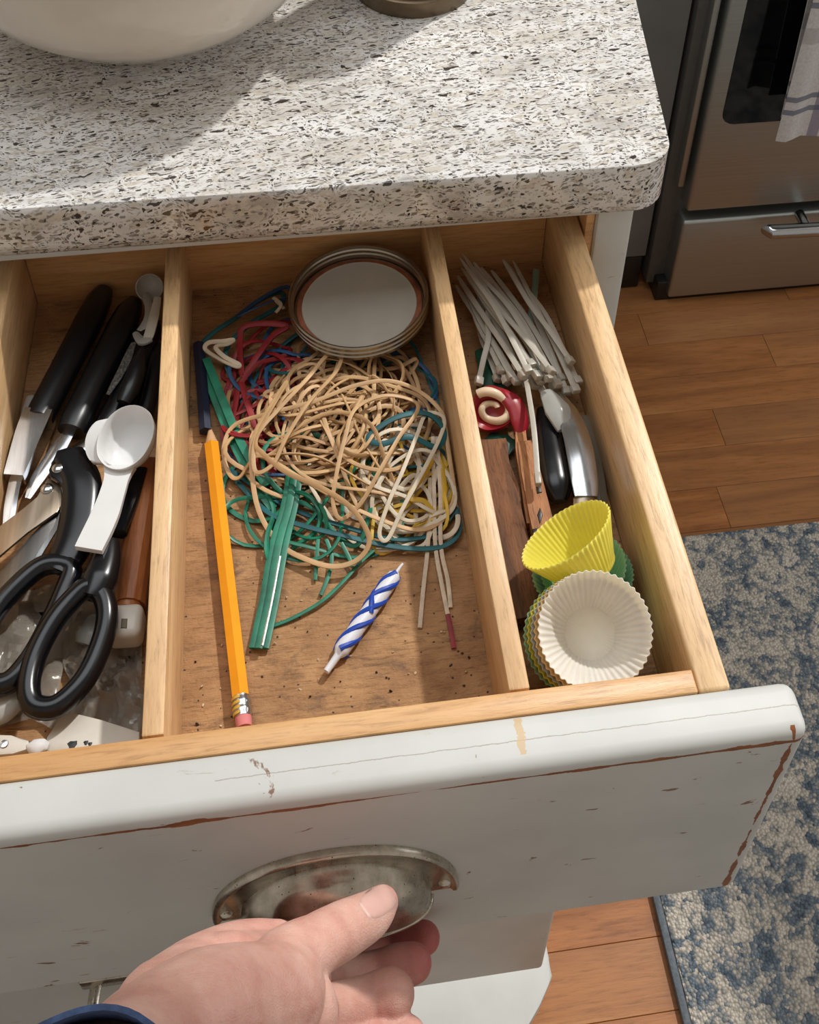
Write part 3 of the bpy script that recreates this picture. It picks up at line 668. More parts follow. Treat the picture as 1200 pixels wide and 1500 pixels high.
# twist ties and strips ---------------------------------------
def strip(name, pts, m, wd, lab, cat, flat=.25, group=None, parent=None, m_=6):
    bm = bmesh.new(); tube(bm, [inside(p) if cat != 'zip tie' else p for p in ppath(pts, m_)], wd, 6, False, flat, square=False); return obj(name, bm, m, parent, label=lab, cat=cat, group=group)
strip('green_ribbon', [(292, 520, .006), (312, 575, .006), (338, 640, .006), (372, 705, .006), (400, 745, .005)], M_green, .0030, 'flat green plastic strip along the left, outermost of the strips', 'strip')
strip('green_ribbon', [(302, 525, .009), (326, 585, .009), (354, 650, .009), (390, 712, .008)], M_green, .0028, 'flat green plastic strip inside the outermost one on the left', 'strip')
tw = thing('twist_tie_bundle', 'folded green twist tie bundle with a silver edge pointing at the viewer', 'twist tie', at(400, 850, z=ZF))
for dx, hh_, ww in ((-8, .003, .0026), (0, .005, .0022), (9, .003, .0026)):
    strip('strip', [(432 + dx * .8, 690, .007 + hh_), (424 + dx * .8, 740, .006 + hh_), (408 + dx, 800, .003 + hh_), (394 + dx, 880, .001 + hh_), (379 + dx, 950, hh_)], M_green, ww, None, None, .5, parent=tw)
strip('foil_edge', [(410, 815, .0075), (398, 880, .0062), (384, 946, .0055)], M_foil, .0009, None, None, .8, parent=tw)
strip('twist_tie', [(548, 806, .004), (530, 822, .004), (500, 855, .004), (470, 882, .003), (430, 905, .002), (400, 917, .001)], M_green, .0011, 'single thin green twist tie trailing to a point beside the bundle', 'twist tie', .6)
strip('twist_tie', [(466, 790, .006), (464, 820, .004), (462, 850, .002)], M_green, .0012, 'short green twist tie hanging inside the widest tan loop', 'twist tie', .6)
strip('twist_tie', [(478, 790, .006), (486, 815, .004), (482, 842, .003), (470, 872, .002)], M_green, .0012, 'curved green twist tie behind the short one inside the loop', 'twist tie', .6)
strip('twist_tie', [(500, 795, .006), (512, 818, .004), (516, 830, .003)], M_green, .0012, 'green twist tie stub at the right inside the widest tan loop', 'twist tie', .6)
strip('twist_tie', [(630, 700, .008), (629, 760, .006), (626, 810, .003), (620, 865, .0015), (615, 920, .001)], M_twist, .0013, 'pale pink twist tie nearest the candle with a torn end', 'twist tie', .5)
rt = thing('twist_tie', 'pale twist tie with a red end, longest at the right divider', 'twist tie', at(652, 800, z=ZF))
strip('paper_strip', [(634, 640, .012), (636, 720, .008), (638, 800, .004), (648, 860, .002), (657, 905, .0012)], M_twist, .0013, None, None, .5, parent=rt)
strip('red_end', [(656, 900, .0013), (661, 925, .0013), (665, 950, .001)], M_twred, .0015, None, None, .5, parent=rt)
strip('twist_tie', [(640, 640, .012), (645, 720, .008), (646, 800, .004), (656, 850, .002), (660, 890, .0012)], M_twist, .0013, 'pale twist tie lying right of the one with the red end', 'twist tie', .5)
strip('pen', [(291, 505, .005), (296, 560, .005), (301, 632, .005)], plain('dark_blue_pen', srgb(22, 32, 58), .4), .0040, 'dark blue pen in the shade behind the pencil tip', 'pen', 1.0)
strip('twist_tie', [(416, 452, .012), (400, 436, .013), (412, 446, .014), (404, 458, .012)], M_pale, .0012, 'white twist tie curled beside the jar lid', 'twist tie', .5)
# crumbs
random.seed(3); bm = bmesh.new(); bm2 = bmesh.new()
for k in range(130):
    if k < 90: x = random.uniform(D1 + .005, D2 - TD - .004); y = YI + .006 + abs(random.gauss(0, .05))
    else: x = random.uniform(D1 + .003, D1 + .03); y = YI + .003 + abs(random.gauss(0, .02))
    s = random.uniform(.0003, .0009); b = bm if random.random() < .55 else bm2
    m = Matrix.Translation(V(x, y, ZF + s * .4)) @ Euler((random.random() * 6, random.random() * 6, random.random() * 6)).to_matrix().to_4x4() @ Matrix.Diagonal((s * random.uniform(.7, 2.2), s, s * .7, 1))
    bmesh.ops.create_icosphere(b, subdivisions=1, radius=1, matrix=m)
obj('crumb', bm, plain('pale_crumbs', srgb(206, 184, 152), .8), label='pale crumbs scattered on the drawer bottom of the middle compartment', cat='crumbs', kind='stuff')
obj('debris', bm2, plain('dark_crumbs', srgb(58, 42, 30), .8), label='dark specks of dirt scattered on the middle compartment bottom', cat='crumbs', kind='stuff')

# ------------------------------------------------------------------ left compartment: tools
def lw(p): return Vector((max(XL + .0065, min(XRI - .0015, p.x)), p.y, p.z))
def path3(pts, m=6, closed=False): return spline([lw(at(u, v, z=ZF + h)) for u, v, h in pts], m, closed)
def plate(name, px, z0, z1, m, parent=None, r=.0008, **kw):      # flat piece: outline, bottom and top height over the drawer bottom
    P = [at(u, v, z=ZF + (z0 + z1) / 2) for u, v in px]; P = [Vector((max(XL + .001, p.x), max(YI + .001, p.y), p.z)) for p in P]; bm = bmesh.new()
    prism(bm, [(p.x, p.y) for p in P], ZF + z0, ZF + z1, Matrix.Translation((0, 0, Z0)), r, 2)
    return obj(name, bm, m, parent, **kw)
def rod(name, pts, rad, m, parent=None, n=16, flat=1.0, square=False, m_=6, closed=False, smooth=50, **kw):
    P = path3(pts, m_, closed); k = len(P)
    if isinstance(rad, (list, tuple)):
        rs = []; q = len(rad) - 1
        for i in range(k):
            f = i / (k - 1) * q; j = min(int(f), q - 1); rs.append(rad[j] + (rad[j + 1] - rad[j]) * (f - j))
        rad = rs
    bm = bmesh.new(); tube(bm, P, rad, n, closed, flat, square=square); return obj(name, bm, m, parent, smooth=smooth, **kw)
def rr(r, e=.6): return [r * .45, r * .8] + [r] * 8 + [r * .8, r * .45]
# knives with black handles
k1 = thing('knife', 'leftmost black handled kitchen knife with a steel bolster', 'knife', at(90, 560, z=ZF))
rod('handle', [(153, 424, .012), (122, 487, .012), (90, 550, .012), (57, 614, .012)], [.0055, .0085] + [.0093] * 7 + [.0090], M_black, k1, 20, .85)
rod('bolster', [(60, 608, .012), (48, 636, .012), (34, 672, .012), (22, 702, .012)], [.0082, .0084, .0080, .0072, .0064, .0056], M_steel, k1, 16, .8, True, smooth=35)
rod('blade', [(24, 700, .012), (8, 730, .012), (-20, 780, .011)], [.0042, .0040, .0040, .003], M_steel, k1, 6, .3)
k2 = thing('knife', 'second black handled kitchen knife, right of the leftmost one', 'knife', at(150, 560, z=ZF))
rod('handle', [(197, 440, .011), (167, 502, .011), (136, 566, .011), (104, 632, .011)], [.0050, .0085] + [.0095] * 7 + [.0085], M_black, k2, 20, .85)
rod('blade', [(108, 622, .011), (84, 660, .010), (56, 700, .009), (40, 730, .008)], [.0030, .0052, .0045, .002], M_steel, k2, 8, .25)
k3 = thing('peeler', 'black handled peeler with a grey speckled strip beside the knives', 'peeler', at(185, 560, z=ZF))
rod('handle', [(224, 470, .010), (205, 520, .010), (180, 580, .010), (150, 640, .009)], [.0045, .0080] + [.0086] * 6 + [.0070], M_blackg, k3, 16, .8)
rod('inlay', [(196, 502, .0166), (180, 540, .0172), (158, 578, .0172)], [.0015, .0030, .0026, .0012], plain('speckled_grey_grip', srgb(96, 92, 86), .7, var=.5, scale=700, bump=.3), k3, 8, .35)
rod('blade', [(150, 636, .009), (118, 656, .010), (106, 668, .011)], [.004, .0042, .004], M_steel, k3, 8, .3)
rod('marker', [(232, 505, .009), (225, 550, .009), (214, 600, .009), (200, 640, .009)], rr(.0062), M_blackg, None, 16, .9, label='slim glossy black marker lying against the left divider', cat='marker')
rod('skewer_handle', [(208, 512, .022), (196, 556, .022), (180, 590, .020)], [.002, .0055, .0060, .004], M_black, None, 12, .8, label='short black handle lying on the tools behind the big white spoon', cat='handle')
# small clear spoon at the back and white clip
s1 = thing('small_spoon', 'small milky plastic spoon at the back of the left compartment', 'spoon', at(212, 440, z=ZF))
mS = frame(at(219, 421, z=ZF + .022), Vector((.15, -.75, .65)), Vector((1, 0, 0)))
bm = bmesh.new(); lathe(bm, [(.0003, -.0062), (.004, -.0055), (.0075, -.003), (.0090, 0), (.0084, .0002), (.007, -.0024), (.0035, -.0048), (.0003, -.0053)], 28, mS); obj('bowl', bm, M_milky, s1)
rod('handle', [(212, 430, .016), (218, 450, .018), (216, 468, .018), (206, 486, .015)], [.0028, .0028, .0026, .0030], M_milky, s1, 8, .45)
rod('clip', [(231, 436, .020), (226, 462, .020), (218, 492, .018), (212, 500, .017)], [.0024, .0034, .0034, .0022], M_offw, None, 8, .4, label='off-white plastic clip against the left divider at the back', cat='clip')
rod('hook', [(198, 488, .015), (208, 500, .017), (221, 496, .017)], [.002, .0036, .003], M_milky, None, 8, .6, label='curved milky plastic hook below the small spoon', cat='hook')
rod('straw', [(45, 582, .004), (28, 612, .006), (16, 650, .006), (8, 690, .006)], [.003, .0042, .0040, .003], M_milky, None, 10, .6, label='bent milky plastic piece left of the leftmost knife', cat='straw')
# scissors
scs = thing('scissors', 'black handled scissors lying across the left compartment', 'scissors', at(80, 850, z=ZF))
h1 = obj_loop = rod('handle', [(150, 872, .030), (157, 905, .029), (146, 950, .027), (122, 998, .026), (84, 1034, .025), (52, 1034, .025), (42, 1008, .026), (52, 962, .027), (78, 912, .029), (106, 878, .030), (130, 860, .031)], .0056, M_blackg, scs, 16, .95, closed=True)
rod('shank', [(134, 876, .030), (146, 848, .031), (155, 820, .031), (158, 794, .031)], [.0078, .0096, .0080, .0064], M_blackg, scs, 16, .7)
h2 = rod('handle', [(104, 832, .026), (92, 872, .025), (70, 920, .024), (44, 966, .023), (12, 1000, .022), (-22, 998, .022), (-34, 960, .022), (-12, 905, .023), (26, 858, .025), (66, 828, .026)], .0056, M_blackg, scs, 16, .95, closed=True)
rod('shank', [(84, 838, .026), (106, 800, .027), (118, 750, .028), (118, 705, .029), (98, 668, .029)], [.0092, .0108, .0110, .0112, .0095], M_blackg, scs, 16, .45)
plate('blade', [(100, 716), (106, 724), (82, 778), (32, 862), (-6, 918), (-6, 846), (45, 786), (80, 752)], .0225, .0240, m_steel('grey_blade', srgb(128, 126, 124), .3, 'y'), scs, .0004)
plate('edge_strip', [(102, 716), (106, 721), (84, 776), (34, 860), (-4, 914), (-6, 908), (30, 852), (80, 772)], .0240, .0252, M_steel, scs, .0004)
plate('blade', [(56, 730), (70, 700), (92, 712), (102, 722), (84, 752), (40, 780), (-6, 822), (-6, 776), (35, 746)], .0255, .0272, M_blade, scs, .0005)
plate('pivot_plate', [(72, 690), (84, 662), (104, 656), (122, 672), (136, 700), (126, 722), (106, 722), (92, 708), (74, 700)], .0280, .0315, M_blackg, scs, .001)
for u, v, h in ((85, 686, .0315), (69, 716, .0272)):
    bm = bmesh.new(); lathe(bm, [(.0001, .0016), (.0022, .0015), (.0034, .0006), (.0036, -.0006)], 20, Matrix.Translation(at(u, v, z=ZF + h))); obj('rivet', bm, M_steel, scs)
# large white measuring spoon
ms = thing('measuring_spoon', 'white plastic measuring spoon with a round bowl lying on the scissors', 'spoon', at(170, 700, z=ZF + .02))
bo = at(184, 640, z=ZF + .046); bz = Vector((-.16, -.30, 1)).normalized(); mB = frame(bo, bz, Vector((1, 0, 0)))
bm = bmesh.new(); lathe(bm, [(.0004, -.0145), (.008, -.0140), (.0125, -.0115), (.0152, -.006), (.0164, 0), (.0170, .0004), (.0171, -.0004), (.0161, -.0075), (.0135, -.0135), (.009, -.0162), (.0004, -.0168)], 48, mB, lambda r, z, a, j: r * (1 + .10 * math.cos(2 * (a - 1.15)))); obj('bowl', bm, M_white, ms, smooth=60)
bm = bmesh.new(); pl = []
for k in range(17):
    a = R(112) + R(112) * k / 16; pl.append((-.0108 + .0128 * math.cos(a + .05), -.0005 + .0150 * math.sin(a)))
pl = pl + [(.0163 * math.cos(R(238 - 116 * k / 12)), .0163 * math.sin(R(238 - 116 * k / 12))) for k in range(13)]
M2 = mB @ Matrix.Translation((0, 0, -.0030)); prism(bm, pl, -.004, 0.0012, M2, .001, 2); obj('spout_lobe', bm, M_white, ms)
hpts = [(176, 684, .036), (166, 720, .036), (152, 760, .037), (130, 806, .0385)]
rod('handle', hpts, [.0088, .0066, .0068, .0074, .0076, .0074], M_white, ms, 12, .22, square=True)
# black bar and wooden handled tool
rod('black_rod', [(204, 690, .020), (190, 735, .021), (172, 782, .022)], [.0050, .0055, .0052], M_blackg, None, 8, .8, True, smooth=25, label='glossy black bar between the white spoon handle and the wooden handle', cat='rod')
wt = thing('wooden_tool', 'round wooden handle with a white plastic end cap beside the left divider', 'tool', at(195, 800, z=ZF))
rod('handle', [(220, 680, .0145), (212, 740, .0145), (201, 810, .0145), (189, 888, .0145)], [.0072] * 2 + [.0085] * 6, M_bandw, wt, 14, 1.0, smooth=25)
rod('neck', [(189, 886, .0145), (187, 896, .0145)], .0074, M_bandw, wt, 14)
cpz = .0150
ca_ = at(188, 894, z=ZF + cpz); cb_ = at(182, 941, z=ZF + cpz); mcap = frame((ca_ + cb_) / 2, cb_ - ca_, Vector((1, 0, 0)))
bm = bmesh.new(); rbox(bm, (-.0088, -.0080, -.0092), (.0088, .0080, .0092), .0040, 4, mcap); obj('end_cap', bm, plain('cap_plastic', srgb(214, 208, 198), .3, var=.03, Subsurface_Weight=.3, Subsurface_Radius=(.003, .003, .003)), wt)
o_ = at(182, 914, z=ZF + cpz + .0091)
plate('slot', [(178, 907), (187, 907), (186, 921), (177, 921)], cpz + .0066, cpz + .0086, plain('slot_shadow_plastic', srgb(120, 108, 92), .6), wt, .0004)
# crumpled film at the front of the compartment
random.seed(21)
from mathutils import noise as mnoise
def film(name, u0, v0, u1, v1, n, h0, amp, m, fr, lab, seed):
    bm = bmesh.new(); G = []
    for j in range(n + 1):
        row = []
        for i in range(n + 1):
            f, g = i / n, j / n
            a = 2 * math.pi * 0
            u = u0 + (u1 - u0) * f; v = v0 + (v1 - v0) * g
            p = at(u, v, z=ZF + h0); q = Vector((p.x * fr, p.y * fr, seed))
            ed = min(f, 1 - f, g, 1 - g) * 5; ed = min(1, ed)
            rid = 1 - abs(mnoise.noise(q)) * 2.2; rid2 = 1 - abs(mnoise.noise(q * 2.3 + Vector((7, 3, 1)))) * 2
            z = h0 + amp * (.65 * rid + .35 * rid2) * (.35 + .65 * ed)
            w_ = mnoise.noise(q * .6 + Vector((0, 5, 9))) * .006
            p = Vector((max(XL + .003, min(D1 - TD - .002, p.x + w_)), max(YI + .003, p.y + w_ * (1 if 0 < g < 1 else 1.6)), Z0 + ZF + max(.001, z)))
            row.append(bm.verts.new(p))
        G.append(row)
    for j in range(n):
        for i in range(n): bm.faces.new((G[j][i], G[j][i + 1], G[j + 1][i + 1], G[j + 1][i]))
    bmesh.ops.solidify(bm, geom=bm.faces[:], thickness=.0004)
    return obj(name, bm, m, label=lab, cat='plastic bag', smooth=28)
film('plastic_bag', 95, 850, 212, 1070, 34, .003, .010, M_bag, 70, 'crumpled clear plastic bag right of the scissor loop', 1.5)
film('plastic_bag', -30, 860, 100, 1075, 30, .002, .009, M_bag, 60, 'crumpled clear plastic bag under the left scissor loop', 7.5)
rod('white_bead', [(140, 905, .006), (132, 930, .008), (126, 945, .007)], [.004, .0078, .0060], M_milky, None, 12, .7, label='milky white plastic bead seen through the right scissor loop', cat='bead')
rod('plastic_tube', [(28, 1012, .012), (10, 1035, .012), (-14, 1052, .012)], [.0035, .0066, .0066, .005], M_milky, None, 12, .8, label='white translucent tube at the left edge below the scissors', cat='tube')
pt = plate('plastic_tray', [(90, 1046), (98, 1043), (150, 1058), (206, 1074), (206, 1100), (170, 1106), (72, 1108), (64, 1100), (70, 1084)], .010, .0145, M_offw, None, .0016, label='flat white plastic tray piece at the drawer front left', cat='tray')
for u, v, r_ in ((106, 1091, .0020), (126, 1088, .0010), (132, 1090, .0009)):
    bm = bmesh.new(); lathe(bm, [(.0001, .0005), (r_, .0003), (r_ * 1.1, 0)], 9, Matrix.Translation(at(u, v, z=ZF + .0145)), lambda r, z, a, j: r * (1 + .25 * math.sin(3 * a))); obj('stain', bm, M_dark, pt)
wc = plate('plastic_latch', [(-8, 1078), (18, 1079), (44, 1087), (45, 1100), (20, 1108), (-8, 1110)], .012, .0170, M_offw, None, .0014, label='small white plastic latch in the front left corner', cat='latch')
bm = bmesh.new(); lathe(bm, [(.0001, .0009), (.0018, .0007), (.0022, 0)], 12, Matrix.Translation(at(6, 1090, z=ZF + .017))); obj('pin', bm, M_steel, wc)
bm = bmesh.new(); bmesh.ops.create_icosphere(bm, subdivisions=2, radius=.0035, matrix=Matrix.Translation(at(54, 1094, z=ZF + .016)) @ Matrix.Diagonal((1.5, 1, .8, 1)))
for v in bm.verts: v.co += Vector((mnoise.noise(v.co * 400), mnoise.noise(v.co * 400 + Vector((3, 0, 0))), 0)) * .0016
obj('paper_scrap', bm, M_white, label='tiny white crumpled scrap between the latch and the tray', cat='scrap')

# ------------------------------------------------------------------ right compartment
# zip ties: head pixel, tail pixel with heights over the drawer bottom
random.seed(8)
zips = [
 ((806, 541, .034), (678, 372, .020), .8), ((798, 536, .031), (686, 384, .022), -.4), ((777, 531, .030), (676, 392, .018), .5), ((765, 548, .026), (670, 404, .014), .3), ((801, 551, .026), (694, 384, .020), .2),
 ((815, 560, .022), (705, 392, .016), -.3), ((790, 556, .022), (690, 400, .012), .1), ((842, 568, .022), (752, 382, .020), .2), ((845, 556, .020), (742, 384, .018), -.5), ((834, 526, .028), (737, 380, .024), .6),
 ((748, 549, .020), (676, 410, .010), .5), ((741, 556, .016), (700, 420, .012), .7), ((733, 540, .018), (684, 430, .010), .5), ((757, 534, .022), (690, 410, .014), .1), ((782, 562, .018), (716, 420, .010), .2),
 ((702, 556, .014), (714, 452, .022), -.5), ((786, 548, .028), (682, 398, .026), .1), ((772, 540, .034), (674, 378, .028), -.2), ((755, 556, .020), (668, 418, .008), .2), ((795, 570, .016), (735, 470, .010), .2), ((822, 552, .018), (720, 396, .014), -.1), ((829, 571, .018), (760, 400, .012), .3), ((810, 566, .016), (728, 430, .010), -.1), ((770, 560, .014), (708, 440, .006), .4), ((728, 552, .012), (697, 462, .006), .4)]
for i, (hd, tl, bow) in enumerate(zips):
    h = at(hd[0], hd[1], z=ZF + hd[2]); t = at(tl[0], tl[1], z=ZF + tl[2])
    t.y = min(t.y, YB - .002); t.x = max(t.x, D2 + .003); h.x = min(h.x, XRI - .004)
    side = Vector((0, 0, 1)).cross((t - h).normalized())
    c = (h + t) / 2 + side * bow * .006 + Vector((0, 0, .004))
    if hd[0] > 826: zl, zg = 'milky white zip tie fanned out along the right drawer wall', 'zip ties along the right wall'
    elif hd == (702, 556, .014): zl, zg = 'milky white zip tie leaning left, apart from the bundle', None
    elif hd[0] < 760: zl, zg = 'milky white zip tie at the left side of the bundle above the swirl', 'zip ties at the left of the bundle'
    else: zl, zg = 'milky white zip tie in the thick middle of the bundle', 'zip ties in the middle of the bundle'
    zt_ = thing('zip_tie', zl, 'zip tie', (h + t) / 2 - Vector((0, 0, .002)), zg)
    bm = bmesh.new(); tube(bm, spline([h, (h + c) / 2 + Vector((0, 0, .001)), c, (t + c) / 2, t], 4), [.0020] * 14 + [.0018, .0014, .0008], 6, False, .32, twist=random.uniform(-.6, .6)); obj('strap', bm, M_zip, zt_)
    d = (h - t).normalized(); m = frame(h + d * .001, d, side.lerp(Vector((0, 0, 1)), random.uniform(0, .5)))
    bm = bmesh.new(); rbox(bm, (-.0026, -.0020, -.0028), (.0026, .0020, .0028), .0007, 2, m); obj('head', bm, M_zip, zt_)
h = at(788, 702, z=ZF + .026); t = at(771, 556, z=ZF + .024)
zt_ = thing('zip_tie', 'single white zip tie pointing at the viewer over the clothespin wood', 'zip tie', h)
bm = bmesh.new(); tube(bm, spline([t, t.lerp(h, .5) + Vector((.001, 0, .001)), h], 8), .0018, 6, False, .35); obj('strap', bm, M_zip, zt_)
bm = bmesh.new(); rbox(bm, (-.0020, -.0018, -.004), (.0020, .0018, .004), .0007, 2, frame(h, (h - t).normalized(), Vector((0, 0, 1)))); obj('head', bm, M_zip, zt_)
# red and cream swirl candy-like curl
sw = thing('swirl_ornament', 'red and cream swirled round ornament against the right divider', 'ornament', at(726, 605, z=ZF))
ctr = at(722, 600, z=ZF + .014); mW = frame(ctr, Vector((-.2, -.55, .8)), Vector((1, 0, 0)))
bm = bmesh.new(); lathe(bm, [(.0004, -.010), (.009, -.010), (.0135, -.006), (.0140, 0), (.0125, .003), (.0105, .001), (.007, -.002), (.0004, -.003)], 36, mW, lambda r, z, a, j: r * (1 + .06 * math.cos(3 * a + 1))); obj('red_body', bm, plain('red_sugar', srgb(158, 30, 44), .3, var=.1), sw)
bm = bmesh.new(); P = []; Rr = []
for k in range(70):
    a = -2.2 + k * .118; r = .0120 * (1 - k / 92) * (1 + .10 * math.sin(2.2 * a + .6)); P.append(mW @ Vector((r * math.cos(-a), r * math.sin(-a) * .95, .0018 - .002 * k / 70 + .0012 * math.sin(k * .3)))); Rr.append(.0031 - .0014 * k / 70)
tube(bm, P, Rr, 10, False, .9); obj('cream_swirl', bm, plain('cream_sugar', srgb(226, 204, 176), .35, var=.06), sw)
rod('red_fold', [(726, 572, .020), (752, 590, .018), (762, 620, .014), (762, 644, .010)], [.003, .0062, .0056, .002], plain('red_wrapper', srgb(150, 26, 42), .35, var=.12), sw, 12, .5)
rod('green_wrapper', [(708, 512, .004), (722, 540, .006), (718, 570, .006)], [.006, .010, .009], plain('green_wrapper', srgb(30, 82, 62), .35, var=.25), None, 12, .3, label='dark green wrapper behind the red and cream swirl', cat='wrapper')
rod('green_wrapper', [(715, 640, .003), (735, 650, .005), (752, 660, .005)], [.004, .0075, .006], plain('green_wrapper_front', srgb(26, 66, 50), .4, var=.25), None, 12, .3, label='dark green wrapper in front of the red and cream swirl', cat='wrapper')
rod('glass_stick', [(786, 396, .012), (782, 440, .014), (776, 500, .016), (796, 560, .012)], .0024, clear('green_tinted_plastic', srgb(150, 178, 160), .2, .4), None, 8, .6, label='pale green plastic strip standing right of the zip tie bundle', cat='strip')
# weathered sticks
def stick(name, pts, rad, m, lab, flat, cat, seed, n=14):
    P = path3(pts, 10); k = len(P); bm = bmesh.new(); q = len(rad) - 1; rs = []
    for i in range(k):
        f = i / (k - 1) * q; j = min(int(f), q - 1); rs.append(rad[j] + (rad[j + 1] - rad[j]) * (f - j))
    tube(bm, P, rs, n, False, flat, square=True)
    for v in bm.verts:
        c = v.co * 90; v.co += Vector((mnoise.noise(Vector((c.x * 3, c.y * .6, c.z * 3 + seed))), 0, mnoise.noise(Vector((c.x * 3 + 9, c.y * .6, c.z * 3 + seed))))) * .0030
    return obj(name, bm, m, label=lab, cat=cat, smooth=35)
stick('wooden_stick', [(716, 652, .006), (730, 720, .007), (744, 790, .007), (756, 860, .007), (766, 915, .006)], [.0090, .0100, .0098, .0092, .0085], M_bark, 'dark weathered wooden stick along the right divider', .7, 'stick', 2.0)
cpn = thing('clothespin', 'split wooden clothespin with dark holes beside the weathered stick', 'clothespin', at(780, 730, z=ZF))
P_ = [(768, 650, .012), (778, 700, .013), (790, 755, .013), (800, 800, .012)]
rod('jaw', P_, [.0040, .0056, .0062, .0062], M_clip, cpn, 12, .7, True, smooth=30)
rod('jaw', [(762, 618, .010), (764, 660, .011), (770, 710, .011), (780, 770, .010)], [.0025, .0036, .0030, .0034], M_clip, cpn, 10, .9, True, smooth=30)
for px4 in ([(785, 712), (791, 712), (794, 722), (787, 724)], [(791, 744), (795, 755), (791, 768), (787, 755)], [(780, 776), (790, 774), (791, 782), (782, 784)]):
    plate('hole', px4, .0160, .0178, M_dark, cpn, .0003)
# black handled tool, steel can opener blade
bt = thing('corkscrew', 'black handled steel bottle opener lying along the right drawer wall', 'opener', at(825, 680, z=ZF))
rod('black_handle', [(798, 600, .012), (806, 650, .013), (815, 700, .013), (820, 735, .012)], [.0050, .0082, .0098, .0096, .0040], M_blackg, bt, 16, .7)
rod('steel_arm', [(812, 580, .018), (832, 610, .020), (846, 650, .021), (855, 700, .020), (858, 730, .019)], [.0046, .0064, .0076, .0080, .0076, .0064], M_steel, bt, 8, .45, True, smooth=30)
rod('worn_tip', [(857, 726, .018), (856, 750, .015), (850, 776, .011)], [.0066, .0070, .0050], M_blade, bt, 10, .5)
rod('clear_sleeve', [(800, 574, .020), (816, 600, .022), (830, 628, .020)], [.004, .0080, .0060], M_milky, bt, 10, .5)
rod('clear_strip', [(858, 610, .004), (868, 660, .005), (878, 720, .005), (880, 770, .004)], [.003, .0045, .0045, .003], clear('grey_clear_film', srgb(150, 140, 124), .25, .4), None, 8, .4, label='dull clear plastic strip between the opener and the right wall', cat='strip')

# silicone baking cups
def cup(name, ctr, axis, R0, R1, H, m, lab, group=None, nf=48, amp=.00045, t=.0009, squash=0.0, sqa=0.0):
    mC = frame(ctr, axis, Vector((1, 0, 0))); bm = bmesh.new()
    def rf(r, z, a, j): 
        f = max(0.0, min(1.0, z / H)); return (r + (amp * (.35 + .65 * f) * math.cos(nf * a) if r > R0 * .93 and z > .0022 else 0)) * (1 + squash * f * math.cos(2 * (a - sqa)))
    pr = [(.0004, 0), (R0 * .92, 0), (R0, .0012)] + [(R0 + (R1 - R0) * k / 8, .0024 + (H - .0024) * k / 8) for k in range(9)]
    pr += [(R1 - t * .4, H + t * .7)] + [(R0 - t + (R1 - R0) * k / 8, .0024 + (H - .0024) * k / 8) for k in range(8, -1, -1)] + [(R0 * .92, .0019), (.0004, .0016)]
    lathe(bm, pr, nf * 6, mC, rf); return obj(name, bm, m, label=lab, cat='baking cup', group=group, smooth=70)
rim = at(872, 923, z=-.009); ax_w = (CAM - rim).normalized(); ax_w = (ax_w + Vector((.10, .02, .06))).normalized()
H_ = .030
base_w = rim - ax_w * H_
cup('baking_cup', base_w, ax_w, .0138, .0276, H_, M_cupw, 'white fluted baking cup on top of the front stack, facing up')
side_ = Vector((-1, -.25, 0)); side_ = (side_ - ax_w * side_.dot(ax_w)).normalized()
for i, (m, cname) in enumerate(((M_cupc, 'peach'), (M_cupb, 'pale blue'), (M_cupy, 'yellow'), (M_cupg, 'green'))):
    a_ = ax_w
    cup('baking_cup', base_w - ax_w * (.0051 * (i + 1)) + side_ * (.0016 * (i + 1)), a_, .0138, .0276, H_, m, '%s baking cup nested in the front stack under the white one' % cname)
yc0 = at(829, 783, z=-.010); yax = Vector((-.483, .492, .774)).normalized()
cup('baking_cup', yc0 - yax * .0245, yax, .0160, .0250, .0245, M_cupy, 'bright yellow baking cup tilted on the green cups', squash=.06, sqa=.3)
gax = Vector((-.26, .12, .96)).normalized(); gc = at(848, 832, z=-.0370)
cup('baking_cup', gc - gax * .0225, gax, .0155, .0252, .0225, M_cupg, 'mint green baking cup directly under the bright yellow one')
gax2 = Vector((-.05, .16, .98)).normalized(); gc2 = at(860, 838, z=-.0420)
cup('baking_cup', gc2 - gax2 * .018, gax2, .0155, .0246, .018, sil('deep_green_silicone', srgb(128, 188, 148)), 'deeper green baking cup, lowest of the three behind the white one')

